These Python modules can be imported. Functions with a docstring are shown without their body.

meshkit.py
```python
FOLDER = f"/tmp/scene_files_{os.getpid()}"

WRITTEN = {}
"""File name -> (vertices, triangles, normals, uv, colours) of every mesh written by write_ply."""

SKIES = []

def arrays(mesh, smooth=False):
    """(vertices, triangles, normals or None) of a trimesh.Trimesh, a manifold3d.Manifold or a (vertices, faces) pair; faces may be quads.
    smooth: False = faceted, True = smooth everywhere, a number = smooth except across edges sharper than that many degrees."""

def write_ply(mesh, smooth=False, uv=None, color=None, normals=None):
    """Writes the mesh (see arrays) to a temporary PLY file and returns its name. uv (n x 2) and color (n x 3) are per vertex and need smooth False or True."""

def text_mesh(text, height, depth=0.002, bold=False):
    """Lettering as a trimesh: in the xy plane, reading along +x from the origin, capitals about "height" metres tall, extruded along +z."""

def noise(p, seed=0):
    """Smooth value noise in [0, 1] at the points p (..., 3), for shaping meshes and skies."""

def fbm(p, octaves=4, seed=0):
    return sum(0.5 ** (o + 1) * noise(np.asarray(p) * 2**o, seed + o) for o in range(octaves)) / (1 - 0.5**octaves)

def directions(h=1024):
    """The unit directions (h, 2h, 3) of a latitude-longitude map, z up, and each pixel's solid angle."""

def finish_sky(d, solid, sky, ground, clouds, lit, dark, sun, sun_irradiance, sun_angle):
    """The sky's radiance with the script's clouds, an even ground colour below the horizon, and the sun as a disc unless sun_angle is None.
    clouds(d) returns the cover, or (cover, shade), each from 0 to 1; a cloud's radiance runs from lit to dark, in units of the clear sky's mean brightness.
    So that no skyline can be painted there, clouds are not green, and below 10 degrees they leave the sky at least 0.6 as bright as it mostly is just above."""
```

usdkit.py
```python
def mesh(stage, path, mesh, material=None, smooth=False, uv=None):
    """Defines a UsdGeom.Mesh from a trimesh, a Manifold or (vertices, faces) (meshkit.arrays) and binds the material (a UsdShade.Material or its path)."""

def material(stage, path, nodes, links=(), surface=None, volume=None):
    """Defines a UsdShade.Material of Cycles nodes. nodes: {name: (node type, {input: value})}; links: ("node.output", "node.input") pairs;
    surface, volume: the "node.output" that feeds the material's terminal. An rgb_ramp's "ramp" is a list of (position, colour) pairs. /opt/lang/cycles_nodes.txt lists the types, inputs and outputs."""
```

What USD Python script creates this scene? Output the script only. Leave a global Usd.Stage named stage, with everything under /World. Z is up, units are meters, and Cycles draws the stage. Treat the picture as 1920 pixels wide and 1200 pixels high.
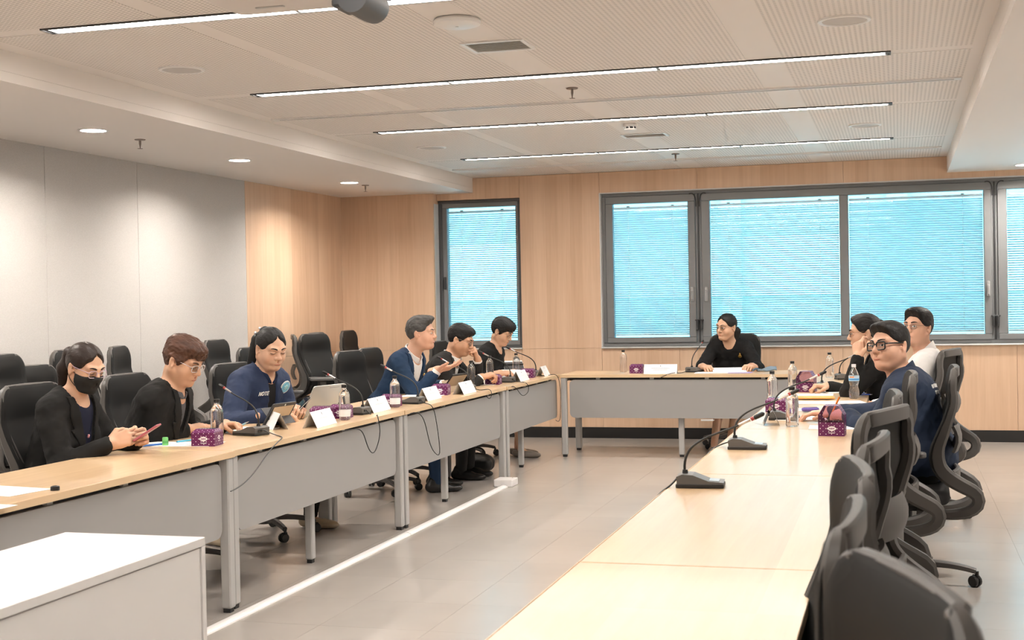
import math, random
import numpy as np, trimesh, usdkit, meshkit, manifold3d
from shapely.geometry import Polygon, box as sbox
from pxr import Usd, UsdGeom, UsdLux, UsdShade, Gf, Sdf
stage = Usd.Stage.CreateInMemory()
UsdGeom.SetStageUpAxis(stage, 'Z'); UsdGeom.SetStageMetersPerUnit(stage, 1.0)
UsdGeom.Xform.Define(stage, '/World'); UsdGeom.Scope.Define(stage, '/World/Looks')

# ---------------- camera ----------------
def cam_matrix(yaw, pitch, roll):
    fwd = np.array([math.sin(yaw)*math.cos(pitch), math.cos(yaw)*math.cos(pitch), math.sin(pitch)])
    r = np.array([math.cos(yaw), -math.sin(yaw), 0]); u = np.cross(r, fwd)
    c, s = math.cos(roll), math.sin(roll)
    return np.stack([c*r+s*u, -s*r+c*u, -fwd])
cam = UsdGeom.Camera.Define(stage, '/World/camera')
m4 = np.eye(4); m4[:3, :3] = cam_matrix(-0.281592, -0.0136825, -0.0189705); m4[3, :3] = (0, 0, 1.42)
cam.AddTransformOp().Set(Gf.Matrix4d(m4.tolist()))
cam.CreateHorizontalApertureAttr(36.0); cam.CreateFocalLengthAttr(36.0*2506.6/1920)
cam.CreateFStopAttr(8.0); cam.CreateFocusDistanceAttr(8.0)
cam.CreateClippingRangeAttr((0.05, 500.0))
cam.CreateExposureAttr(0.0)
# ---------------- sky (bright overcast daylight behind the blinds) ----------------
dome = UsdLux.DomeLight.Define(stage, '/World/sky')
dome.CreateColorAttr(Gf.Vec3f(0.80, 0.93, 1.0)); dome.CreateIntensityAttr(3.0)
# hazy sun over the building's back: it lights the pale ground and the facades across the street
sun = UsdLux.DistantLight.Define(stage, '/World/sun')
sun.AddRotateXYZOp().Set(Gf.Vec3f(38, 0, 12)); sun.CreateIntensityAttr(100.0); sun.CreateAngleAttr(3.0); sun.CreateColorAttr(Gf.Vec3f(1.0, 0.98, 0.94))
STRIP = 62.0            # radiance of the ceiling light strips
DOWN = 850.0             # radiance of the recessed downlights

# ---------------- helpers: materials ----------------
def L(r, g, b):
    return tuple(((c/255+0.055)/1.055)**2.4 if c > 10 else c/255/12.92 for c in (r, g, b))
MATS = {}
def mat(name, color, rough=0.5, noise=None, bump=None, **kw):
    """noise: (scale, amount[, stretch]) varies the colour; bump: (scale, distance[, stretch])"""
    if name in MATS: return MATS[name]
    p = {'base_color': color, 'roughness': rough}; p.update(kw)
    nodes = {'p': ('principled_bsdf', p)}; links = []
    if noise or bump: nodes['tc'] = ('texture_coordinate', {})
    if noise:
        sc, am = noise[:2]; st = noise[2] if len(noise) > 2 else (1, 1, 1)
        nodes['mp'] = ('mapping', {'scale': st}); nodes['n'] = ('noise_texture', {'scale': sc, 'detail': 4.0})
        lo = tuple(max(0, c*(1-am)) for c in color); hi = tuple(min(1, c*(1+am)) for c in color)
        nodes['r'] = ('rgb_ramp', {'ramp': [(0.25, lo), (0.75, hi)]})
        links += [('tc.object', 'mp.vector'), ('mp.vector', 'n.vector'), ('n.fac', 'r.fac'), ('r.color', 'p.base_color')]
    if bump:
        sc, di = bump[:2]; st = bump[2] if len(bump) > 2 else (1, 1, 1)
        nodes['mb'] = ('mapping', {'scale': st}); nodes['nb'] = ('noise_texture', {'scale': sc, 'detail': 3.0})
        nodes['b'] = ('bump', {'distance': di, 'strength': 1.0})
        links += [('tc.object', 'mb.vector'), ('mb.vector', 'nb.vector'), ('nb.fac', 'b.height'), ('b.normal', 'p.normal')]
    MATS[name] = usdkit.material(stage, '/World/Looks/' + name, nodes, links, surface='p.BSDF')
    return MATS[name]
def glow(name, color, strength):
    if name not in MATS:
        MATS[name] = usdkit.material(stage, '/World/Looks/' + name, {'e': ('emission', {'color': color, 'strength': strength})}, surface='e.emission')
    return MATS[name]
def wood(name, dark, light, axis, rough, plank, world=True, spec=0.5, coat=0.0):
    """wood grain stretched along one axis; plank = width of the tone strips"""
    st = [1, 1, 1]; st[axis] = 0.045
    nodes = {'g': ('geometry', {}), 'tc': ('texture_coordinate', {}), 'mp': ('mapping', {'scale': tuple(st)}),
             'n': ('noise_texture', {'scale': 26.0, 'detail': 6.0, 'roughness': 0.62, 'distortion': 0.4}),
             'mp2': ('mapping', {'scale': tuple(s/plank if i != axis else 0.35 for i, s in enumerate(st))}),
             'fl': ('vector_math', {'math_type': 'floor'}), 'w': ('white_noise_texture', {'dimensions': '3D'}),
             'mx': ('math', {'math_type': 'multiply_add', 'value2': 0.30, 'value3': 0.04}),
             'ad': ('math', {'math_type': 'multiply_add', 'value2': 0.7}),
             'r': ('rgb_ramp', {'ramp': [(0.25, dark), (0.75, light)]}),
             'p': ('principled_bsdf', {'roughness': rough, 'specular_ior_level': spec, 'coat_weight': coat, 'coat_roughness': 0.12})}
    src = 'g.position' if world else 'tc.object'
    links = [(src, 'mp.vector'), ('mp.vector', 'n.vector'), (src, 'mp2.vector'), ('mp2.vector', 'fl.vector1'), ('fl.vector', 'w.vector'),
             ('w.value', 'mx.value1'), ('n.fac', 'ad.value1'), ('mx.value', 'ad.value3'), ('ad.value', 'r.fac'), ('r.color', 'p.base_color')]
    MATS[name] = usdkit.material(stage, '/World/Looks/' + name, nodes, links, surface='p.BSDF')
    return MATS[name]

# ---------------- helpers: meshes ----------------
def cat(*ms):
    ms = [m for m in ms if m is not None]
    return trimesh.util.concatenate(ms) if len(ms) > 1 else ms[0]
def hull(pts):
    return trimesh.convex.convex_hull(np.asarray(pts, float))
_BB = {}
def bx(cx, cy, cz, sx, sy, sz, b=0.0):
    """box by centre and size, edges chamfered by b"""
    if b <= 0:
        m = trimesh.creation.box((sx, sy, sz))
    else:
        b = min(b, 0.45*min(sx, sy, sz)); h = np.array([sx, sy, sz])/2; P = []
        for s in np.ndindex(2, 2, 2):
            s = np.array(s)*2-1
            for k in range(3):
                v = h-b; v[k] = h[k]; P.append(s*v)
        m = hull(P)
    m.apply_translation((cx, cy, cz)); return m
def rrect(w, h, r, n=4):
    """rounded rectangle, counter-clockwise, centred"""
    P = []
    for cx, cy, a0 in ((w/2-r, h/2-r, 0), (-w/2+r, h/2-r, 90), (-w/2+r, -h/2+r, 180), (w/2-r, -h/2+r, 270)):
        for k in range(n+1):
            a = math.radians(a0+90*k/n); P.append((cx+r*math.cos(a), cy+r*math.sin(a)))
    return np.array(P)
def loft(rings, cap=True):
    """rings: list of (N,3) closed loops with the same N"""
    n = len(rings[0]); V = np.vstack(rings); F = []
    for i in range(len(rings)-1):
        for j in range(n):
            a, b = i*n+j, i*n+(j+1) % n
            F += [(a, b, b+n), (a, b+n, a+n)]
    if cap:
        V = np.vstack([V, rings[0].mean(0), rings[-1].mean(0)]); c0, c1 = len(V)-2, len(V)-1; o = (len(rings)-1)*n
        for j in range(n):
            F += [(c0, (j+1) % n, j), (c1, o+j, o+(j+1) % n)]
    return trimesh.Trimesh(V, F, process=False)
def lathe(prof, n=20, at=(0, 0, 0)):
    ring_ = prof[0][0] > 1e-3 and prof[-1][0] > 1e-3
    prof = [(max(r, 1e-4), z) for r, z in prof]
    if ring_: prof = prof+prof[:1]
    a = np.arange(n)*2*np.pi/n
    m = loft([np.stack([r*np.cos(a), r*np.sin(a), np.full(n, z)], 1) for r, z in prof], cap=not ring_)
    m.apply_translation(at); return m
def pad(w, d, h, r, e, at=(0, 0, 0), n=4):
    """rounded slab: outline rounded by r, top and bottom edges by e; stands on z=0"""
    R = []
    for k in range(4):
        t = k/3*np.pi/2; o = e*(1-np.sin(t)); R.append((o, e*(1-np.cos(t))))
    rings = [np.column_stack([rrect(w-2*o, d-2*o, max(r-o, 1e-3), n), np.full(4*(n+1), z)]) for o, z in R]
    rings += [np.column_stack([rrect(w-2*o, d-2*o, max(r-o, 1e-3), n), np.full(4*(n+1), h-z)]) for o, z in R[::-1]]
    m = loft(rings); m.apply_translation(at); return m
def frames(P, up=(0, 0, 1)):
    P = np.asarray(P, float); T = np.gradient(P, axis=0); T /= np.linalg.norm(T, axis=1, keepdims=True)+1e-12
    out = []; u = np.asarray(up, float)
    if abs(u @ T[0]) > 0.9: u = np.array([1.0, 0, 0]) if abs(T[0][0]) < 0.9 else np.array([0, 1.0, 0])
    for t in T:
        a = np.cross(t, u); a /= np.linalg.norm(a)+1e-12; u = np.cross(a, t); out.append((a, u.copy()))
    return out
def tube(P, r, n=8):
    P = np.asarray(P, float); r = np.broadcast_to(r, (len(P),)); a = np.arange(n)*2*np.pi/n
    return loft([p+ri*(np.cos(a)[:, None]*s+np.sin(a)[:, None]*u) for p, ri, (s, u) in zip(P, r, frames(P))])
def ribbon(P, side, w, t, ch=0.25):
    """bar of section w (along side) by t swept along P"""
    P = np.asarray(P, float); N = len(P); T = np.gradient(P, axis=0); T /= np.linalg.norm(T, axis=1, keepdims=True)
    side = np.broadcast_to(side, (N, 3)); w = np.broadcast_to(w, (N,)); t = np.broadcast_to(t, (N,)); rings = []
    for p, d, s, wi, ti in zip(P, T, side, w, t):
        s = s-d*(s @ d); s = s/np.linalg.norm(s); nn = np.cross(d, s); c = ch*min(wi, ti); a, b = wi/2, ti/2
        rings.append(np.array([p+x*s+y*nn for x, y in ((a-c, b), (-a+c, b), (-a, b-c), (-a, -b+c), (-a+c, -b), (a-c, -b), (a, -b+c), (a, b-c))]))
    return loft(rings)
def spline(P, n):
    from scipy.interpolate import CubicSpline
    P = np.asarray(P, float); s = np.r_[0, np.cumsum(np.linalg.norm(np.diff(P, axis=0), axis=1))]
    return CubicSpline(s, P)(np.linspace(0, s[-1], n))
def prism(poly, h, at=(0, 0, 0)):
    m = trimesh.creation.extrude_polygon(poly if isinstance(poly, Polygon) else Polygon(poly), h, engine='earcut')
    m.apply_translation(at); return m
def rot(m, axis, deg, point=(0, 0, 0)):
    m = m.copy(); m.apply_transform(trimesh.transformations.rotation_matrix(math.radians(deg), axis, point)); return m
def mv(m, x=0, y=0, z=0):
    m = m.copy(); m.apply_translation((x, y, z)); return m
def sheet(F, nu, nv, th):
    """thickened sheet from F(u,v)->xyz, u,v in 0..1"""
    u, v = np.meshgrid(np.linspace(0, 1, nu), np.linspace(0, 1, nv), indexing='ij')
    P = np.stack(np.vectorize(lambda a, b: tuple(F(a, b)), otypes=[float]*3)(u, v), -1)
    du = np.gradient(P, axis=0); dv = np.gradient(P, axis=1); N = np.cross(du, dv); N /= np.linalg.norm(N, axis=-1, keepdims=True)+1e-12
    A = (P+N*th/2).reshape(-1, 3); B = (P-N*th/2).reshape(-1, 3); n = nu*nv; F_ = []
    idx = lambda i, j: i*nv+j
    for i in range(nu-1):
        for j in range(nv-1):
            a, b, c, d = idx(i, j), idx(i+1, j), idx(i+1, j+1), idx(i, j+1)
            F_ += [(a, b, c), (a, c, d), (n+a, n+c, n+b), (n+a, n+d, n+c)]
    per = [idx(i, 0) for i in range(nu)]+[idx(nu-1, j) for j in range(1, nv)]+[idx(i, nv-1) for i in range(nu-2, -1, -1)]+[idx(0, j) for j in range(nv-2, 0, -1)]
    for a, b in zip(per, per[1:]+per[:1]):
        F_ += [(a, n+a, n+b), (a, n+b, b)]
    return trimesh.Trimesh(np.vstack([A, B]), F_, process=False)

# ---------------- helpers: prims ----------------
COUNT = {}
def fresh(parent, name):
    k = parent+'/'+name; n = COUNT.get(k, 0); COUNT[k] = n+1
    return k if n == 0 else '%s_%03d' % (k, n)
def pth(p): return '/World' if p is None else (p if isinstance(p, str) else str(p.GetPath()))
def tag(prim, label=None, cat_=None, group=None, kind=None):
    for k, v in (('label', label), ('category', cat_), ('group', group), ('kind', kind)):
        if v: prim.SetCustomDataByKey(k, v)
    return prim
def obj(name, mesh, m, parent=None, smooth=False, uv=None, label=None):
    pr = usdkit.mesh(stage, fresh(pth(parent), name), mesh, m, smooth=smooth, uv=uv).GetPrim()
    if label: pr.SetCustomDataByKey('label', label)
    return pr
def thing(name, label, cat_, loc=(0, 0, 0), rz=0, group=None, kind=None):
    x = UsdGeom.Xform.Define(stage, fresh('/World', name))
    x.AddTranslateOp().Set(Gf.Vec3d(*map(float, loc)))
    if rz: x.AddRotateZOp().Set(float(rz))
    return tag(x.GetPrim(), label, cat_, group, kind)
def node(name, parent):
    return UsdGeom.Xform.Define(stage, fresh(pth(parent), name)).GetPrim()
def dup(src, label, loc, rz=0, group=None):
    x = UsdGeom.Xform.Define(stage, fresh('/World', str(src.GetPath()).split('/')[-1].rstrip('0123456789').rstrip('_')))
    x.AddTranslateOp().Set(Gf.Vec3d(*map(float, loc)))
    if rz: x.AddRotateZOp().Set(float(rz))
    p = x.GetPrim(); p.GetReferences().AddInternalReference(src.GetPath()); p.SetInstanceable(True)
    return tag(p, label, src.GetCustomDataByKey('category'), group or src.GetCustomDataByKey('group'))
def dup2(src, label, loc, rz=0, group=None):
    """copy of a thing whose own transform must not be inherited: ops are re-authored in the copy"""
    return dup(src, label, loc, rz, group)
def struct(name, mesh, m, smooth=False):
    return tag(obj(name, mesh, m, None, smooth), kind='structure')
def sthing(name):
    return thing(name, None, None, kind='structure')

# ---------------- materials of the room ----------------
W = (0.80, 0.78, 0.755)
M_white = mat('white_paint', W, 0.6)
M_soffit = mat('soffit_paint', (0.82, 0.775, 0.735), 0.6)
M_floor = mat('floor_vinyl', (0.40, 0.366, 0.337), 0.21, noise=(2.2, 0.10), specular_ior_level=0.5)
M_grout = mat('floor_joint', (0.33, 0.30, 0.275), 0.6)
M_fabric = mat('wall_fabric', (0.52, 0.50, 0.48), 0.85, noise=(90, 0.07, (1, 1, 3)), bump=(300, 0.0008, (1, 1, 2.5)))
M_woodL = wood('oak_veneer_side', (0.60, 0.395, 0.255), (0.74, 0.53, 0.37), 2, 0.42, 0.13)
M_black = mat('black_skirting', (0.012, 0.012, 0.012), 0.4)
M_alu = mat('grey_aluminium', (0.19, 0.195, 0.20), 0.42, metallic=0.0)
M_alud = mat('dark_gasket', (0.03, 0.032, 0.035), 0.5)
M_sill = mat('pale_aluminium', (0.62, 0.62, 0.62), 0.35)
M_reveal = mat('grey_reveal', (0.66, 0.68, 0.69), 0.4)
# perforated ceiling board: round holes on a 25 mm grid, from the position in the room
usdkit.material(stage, '/World/Looks/perforated_board', {
    'g': ('geometry', {}), 'sc': ('vector_math', {'math_type': 'scale', 'scale': 40.0}), 'fr': ('vector_math', {'math_type': 'fraction'}),
    'sub': ('vector_math', {'math_type': 'subtract', 'vector2': (0.5, 0.5, 0.0)}), 'fl': ('vector_math', {'math_type': 'multiply', 'vector2': (1, 1, 0)}),
    'ln': ('vector_math', {'math_type': 'length'}), 'lt': ('math', {'math_type': 'less_than', 'value2': 0.285}),
    'mx': ('mix', {'color1': (0.82, 0.775, 0.735), 'color2': (0.56, 0.53, 0.50)}), 'p': ('principled_bsdf', {'roughness': 0.65, 'specular_ior_level': 0.3})},
    [('g.position', 'sc.vector1'), ('sc.vector', 'fr.vector1'), ('fr.vector', 'sub.vector1'), ('sub.vector', 'fl.vector1'), ('fl.vector', 'ln.vector1'),
     ('ln.value', 'lt.value1'), ('lt.value', 'mx.fac'), ('mx.color', 'p.base_color')], surface='p.BSDF')
MATS['perforated_board'] = UsdShade.Material.Get(stage, '/World/Looks/perforated_board')
def pane_mat(name, tint, refl=1.0):
    usdkit.material(stage, '/World/Looks/'+name, {'t': ('transparent_bsdf', {'color': tint}), 'g': ('glossy_bsdf', {'color': (refl, refl, refl), 'roughness': 0.02}),
        'f': ('fresnel', {'IOR': 1.45}), 'm': ('mix_closure', {})}, [('f.fac', 'm.fac'), ('t.BSDF', 'm.closure1'), ('g.BSDF', 'm.closure2')], surface='m.closure')
    return UsdShade.Material.Get(stage, '/World/Looks/'+name)
M_glass = pane_mat('clear_pane', (0.97, 0.99, 1.0), 0.8)
M_tint = pane_mat('tinted_pane', (0.68, 0.92, 0.955), 0.6)
usdkit.material(stage, '/World/Looks/blind_slat', {'d': ('diffuse_bsdf', {'color': (0.78, 0.84, 0.86)}), 't': ('translucent_bsdf', {'color': (0.55, 0.75, 0.8)}), 'm': ('mix_closure', {'fac': 0.35})},
    [('d.BSDF', 'm.closure1'), ('t.BSDF', 'm.closure2')], surface='m.closure')
M_slat = UsdShade.Material.Get(stage, '/World/Looks/blind_slat')
M_rail = mat('blind_rail', (0.86, 0.9, 0.92), 0.4)

# ---------------- the room ----------------
XL, XR, YB, YF, ZC, ZS = -5.75, 2.0, 13.45, -1.6, 2.73, 2.575
SX0, SX1 = -4.295, 0.463          # inner edges of the two lowered soffits
# floor: slab with recessed joints, 0.516 m tiles on it
fl = sthing('floor')
obj('slab', bx((XL+XR)/2, (YB+YF)/2, -0.052, XR-XL+0.3, YB-YF+0.3, 0.1), M_grout, fl)
TX0, TY0, TS = 0.605, 8.535, 0.516
rng = random.Random(4)
tiles = [mat('floor_vinyl_%s' % n, tuple(c*k for c in (0.40, 0.366, 0.337)), 0.21, noise=(1.6, 0.07)) for n, k in (('light', 1.015), ('mid', 1.0), ('dark', 0.985))]
ix = range(-10, 2); iy = range(-13, 10); rest = []
for i in range(-13, 3):
    for j in range(-20, 10):
        x0, y0 = TX0+i*TS, TY0+j*TS; x1, y1 = min(x0+TS, XR), min(y0+TS, YB); x0, y0 = max(x0, XL), max(y0, YF)
        if x1-x0 < 0.02 or y1-y0 < 0.02: continue
        b = bx((x0+x1)/2, (y0+y1)/2, -0.003, x1-x0-0.0012, y1-y0-0.0012, 0.006)
        if i in ix and j in iy: obj('floor_tile', b, tiles[rng.randrange(3)], fl)
        else: rest.append(b)
tag(obj('floor_tile', cat(*rest), M_floor, fl), kind='stuff')
# ceiling: painted base with perforated boards set into it, lowered soffits on both sides
ce = sthing('ceiling')
obj('plain_board', bx((SX0+SX1)/2, (YB+YF)/2, ZC+0.052, SX1-SX0+0.2, YB-YF+0.3, 0.1), M_soffit, ce)
STRIPS = [11.66, 9.55, 7.54, 5.44, 3.37, 1.30]
ys = [YB-0.05]+[s for s in STRIPS]+[YF]
xb = [(-4.18, -3.19), (-3.08, -2.07), (-1.86, -0.79), (-0.60, 0.40)]
for k in range(len(ys)-1):
    y1, y0 = ys[k]-(0.0 if k == 0 else 0.055), ys[k+1]+0.055
    for x0, x1 in xb:
        obj('perforated_board', bx((x0+x1)/2, (y0+y1)/2, ZC+0.002, x1-x0, y1-y0, 0.004), MATS['perforated_board'], ce)
DL = [(-4.963, y) for y in (3.5, 5.5, 7.54, 9.53, 11.72)]+[(1.12, y) for y in (12.95, 10.0, 6.5)]
for xa, xb_ in ((XL-0.1, SX0), (SX1, XR+0.1)):
    pl = sbox(xa, YF-0.1, xb_, YB+0.1)
    for x, y in DL:
        if xa < x < xb_: pl = pl.difference(Polygon([(x+0.081*math.cos(q), y+0.081*math.sin(q)) for q in np.arange(24)*math.pi/12]))
    obj('soffit', cat(prism(pl, 0.05, (0, 0, ZS)), bx((xa+xb_)/2, (YB+YF)/2, ZS+0.176, xb_-xa, YB-YF+0.2, 0.25)), M_soffit, ce)
# left wall: fabric panels, then oak veneer from y=11.15
wl = sthing('wall_left')
obj('backing', bx(XL-0.07, (YB+YF)/2, 1.35, 0.1, YB-YF+0.3, 2.75), M_black, wl)
fy = [YF, -0.41, 0.78, 1.97, 3.16, 4.35, 5.54, 6.74, 8.13, 9.32, 11.13]
for a, b in zip(fy[:-1], fy[1:]):
    obj('fabric_panel', bx(XL-0.01, (a+b)/2, 1.345, 0.02, b-a-0.003, 2.47, 0.0015), M_fabric, wl)
for a, b in ((11.13, 12.28), (12.28, YB)):
    for z0, z1 in ((0.11, 0.925), (0.928, 2.58)):
        obj('wood_panel', bx(XL-0.01, (a+b)/2, (z0+z1)/2, 0.022, b-a-0.002, z1-z0, 0.001), M_woodL, wl)
tag(obj('baseboard_left', bx(XL-0.012, (YB+YF)/2, 0.055, 0.02, YB-YF, 0.11), M_black), kind='structure')
# far wall: oak panels around the windows
M_woodB = wood('oak_veneer_far', (0.60, 0.395, 0.255), (0.74, 0.53, 0.37), 2, 0.42, 0.13)
wb = sthing('wall_back')
YP = YB+0.16      # back of the wall
def wp(x0, x1, z0, z1, y0=YB, t=0.17):
    obj('wood_panel', bx((x0+x1)/2, y0+t/2, (z0+z1)/2, x1-x0-0.002, t, z1-z0-0.002, 0.001), M_woodB, wb)
SILL, WT = 0.935, 2.505
wp(XL, -4.70, 0.11, 0.925, YB-0.12, 0.30); wp(XL, -4.70, 0.925, ZS+0.01, YB-0.12, 0.30)
for a, b in ((-4.70, -3.79), (-3.79, -2.933), (-2.933, -2.132), (-2.132, -1.33), (-1.33, -0.53), (-0.53, 0.27), (0.27, 1.07), (1.07, XR)):
    wp(a, b, 0.11, 0.925)
wp(-4.70, -3.785, WT, ZC); wp(-3.785, -2.935, 0.925, ZC)
for a, b in ((-2.935, -1.93), (-1.93, -0.5), (-0.5, 0.89), (0.89, XR)):
    wp(a, b, WT+0.012, ZC)
obj('backing', bx((XL+XR)/2, YP+0.35, 0.45, XR-XL+0.3, 0.12, 1.0), M_black, wb)
tag(obj('baseboard_back', bx((XL+XR)/2, YB+0.005, 0.055, XR-XL, 0.02, 0.11), M_black), kind='structure')
obj('return_panel', bx(-4.70+0.002, YB+0.02, 1.61, 0.006, 0.22, 1.72), M_reveal, wb)
struct('wall_right', bx(XR+0.05, (YB+YF)/2, 1.35, 0.1, YB-YF+0.3, 2.75), M_white)
struct('wall_front', bx((XL+XR)/2, YF-0.05, 1.35, XR-XL+0.3, 0.1, 2.75), M_white)
# windows
YW = 13.53
def ring(x0, x1, z0, z1, w, y, t, b=0.004):
    return cat(bx((x0+x1)/2, y, z1-w/2, x1-x0, t, w, b), bx((x0+x1)/2, y, z0+w/2, x1-x0, t, w, b), bx(x0+w/2, y, (z0+z1)/2, w, t, z1-z0-2*w, b), bx(x1-w/2, y, (z0+z1)/2, w, t, z1-z0-2*w, b))
def frame4(x0, x1, z0, z1, gx0, gx1, gz0, gz1, y, t):
    return cat(bx((x0+x1)/2, y, (gz1+z1)/2, x1-x0, t, z1-gz1, 0.005), bx((x0+x1)/2, y, (z0+gz0)/2, x1-x0, t, gz0-z0, 0.005),
               bx((x0+gx0)/2, y, (gz0+gz1)/2, gx0-x0, t, gz1-gz0, 0.005), bx((gx1+x1)/2, y, (gz0+gz1)/2, x1-gx1, t, gz1-gz0, 0.005))
def glazing(w, gx0, gx1, gz0, gz1):
    obj('pane', bx((gx0+gx1)/2, YW-0.02, (gz0+gz1)/2, gx1-gx0+0.01, 0.005, gz1-gz0+0.01), M_glass, w)
    obj('pane', bx((gx0+gx1)/2, YW+0.045, (gz0+gz1)/2, gx1-gx0+0.01, 0.005, gz1-gz0+0.01), M_tint, w, label='blue tinted outer pane')
def blind(gx0, gx1, gz0, gz1, label, tilt, bow=0.0):
    """slats between the two panes"""
    t = thing('venetian_blind', label, 'blind', ((gx0+gx1)/2, YW+0.012, gz0))
    w = gx1-gx0-0.012; h = gz1-gz0
    obj('head_rail', bx(0, 0, h-0.045, w, 0.026, 0.022, 0.003), M_rail, t)
    obj('bottom_rail', bx(0, 0, 0.028, w, 0.022, 0.012, 0.003), M_rail, t)
    n = int((h-0.10)/0.0222)
    a = np.linspace(-1, 1, 5)
    prof = np.stack([a*0.0125, 0.0022*(1-a*a)], 1)
    th = math.radians(tilt); c, s = math.cos(th), math.sin(th)
    prof = np.stack([prof[:, 0]*c-prof[:, 1]*s, prof[:, 0]*s+prof[:, 1]*c], 1)
    V = np.vstack([np.column_stack([np.full(5, x), prof]) for x in (-w/2, w/2)])
    F = []
    for k in range(4): F += [(k, k+1, k+6), (k, k+6, k+5)]
    base = trimesh.Trimesh(V, F, process=False)
    for k in range(n):
        obj('slat', mv(base, z=0.047+k*0.0222), M_slat, t, smooth=True)
    for x in (-w/2+0.2*min(w, 0.9), w/2-0.2*min(w, 0.9)):
        obj('ladder_cord', bx(x, -0.0135, h/2, 0.004, 0.0015, h-0.09), M_rail, t)
        obj('lift_clip', bx(x, -0.008, h-0.03, 0.03, 0.012, 0.012), M_alu, t)
GZ0, GZ1 = 1.03, 2.40
# window 1: single light left of the long window
w1 = sthing('window_1')
obj('outer_frame', frame4(-4.70, -3.785, SILL, WT, -4.655, -3.815, 0.965, 2.475, YW+0.02, 0.13), mat('dark_aluminium', (0.075, 0.078, 0.082), 0.42), w1)
obj('sash', frame4(-4.655, -3.815, 0.965, 2.475, -4.605, -3.845, 1.015, 2.425, YW+0.005, 0.09), M_alu, w1)
glazing(w1, -4.605, -3.845, 1.015, 2.425)
obj('sill_strip', bx(-4.24, YW-0.04, 0.929, 0.92, 0.12, 0.014, 0.003), M_sill, w1)
obj('handle', cat(bx(-4.632, YW-0.052, 1.63, 0.026, 0.02, 0.13, 0.005), bx(-4.632, YW-0.07, 1.62, 0.02, 0.02, 0.10, 0.006)), M_alud, w1)
blind(-4.605, -3.845, 1.015, 2.425, 'pale blue venetian blind in the narrow window left of the long one', -26)
# window 2: long ribbon of sashes
w2 = sthing('window_2')
x_end = XR+0.3
obj('outer_frame', frame4(-2.935, x_end, SILL, WT+0.012, -2.885, x_end-0.05, 0.975, 2.475, YW+0.03, 0.10), M_alu, w2)
obj('reveal', cat(bx(-2.93, YB+0.04, 1.72, 0.012, 0.10, 1.58), bx((x_end-2.935)/2, YB+0.04, WT+0.008, x_end+2.935, 0.10, 0.01)), M_sill, w2)
obj('sill_strip', bx((x_end-2.935)/2, YB+0.05, 0.929, x_end+2.935, 0.16, 0.014, 0.003), M_sill, w2)
obj('sash', frame4(-2.885, -1.962, 0.975, 2.475, -2.81, -2.035, GZ0, GZ1, YW+0.005, 0.09), M_alu, w2)
obj('sash', frame4(-1.90, 0.86, 0.975, 2.475, -1.815, 0.79, GZ0, GZ1, YW+0.005, 0.09), M_alu, w2)
obj('mullion', bx(-0.503, YW+0.002, (GZ0+GZ1)/2, 0.085, 0.096, GZ1-GZ0, 0.004), M_alu, w2)
obj('sash', frame4(0.915, x_end-0.05, 0.975, 2.475, 1.0, x_end-0.1, GZ0, GZ1, YW+0.005, 0.09), M_alu, w2)
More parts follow.
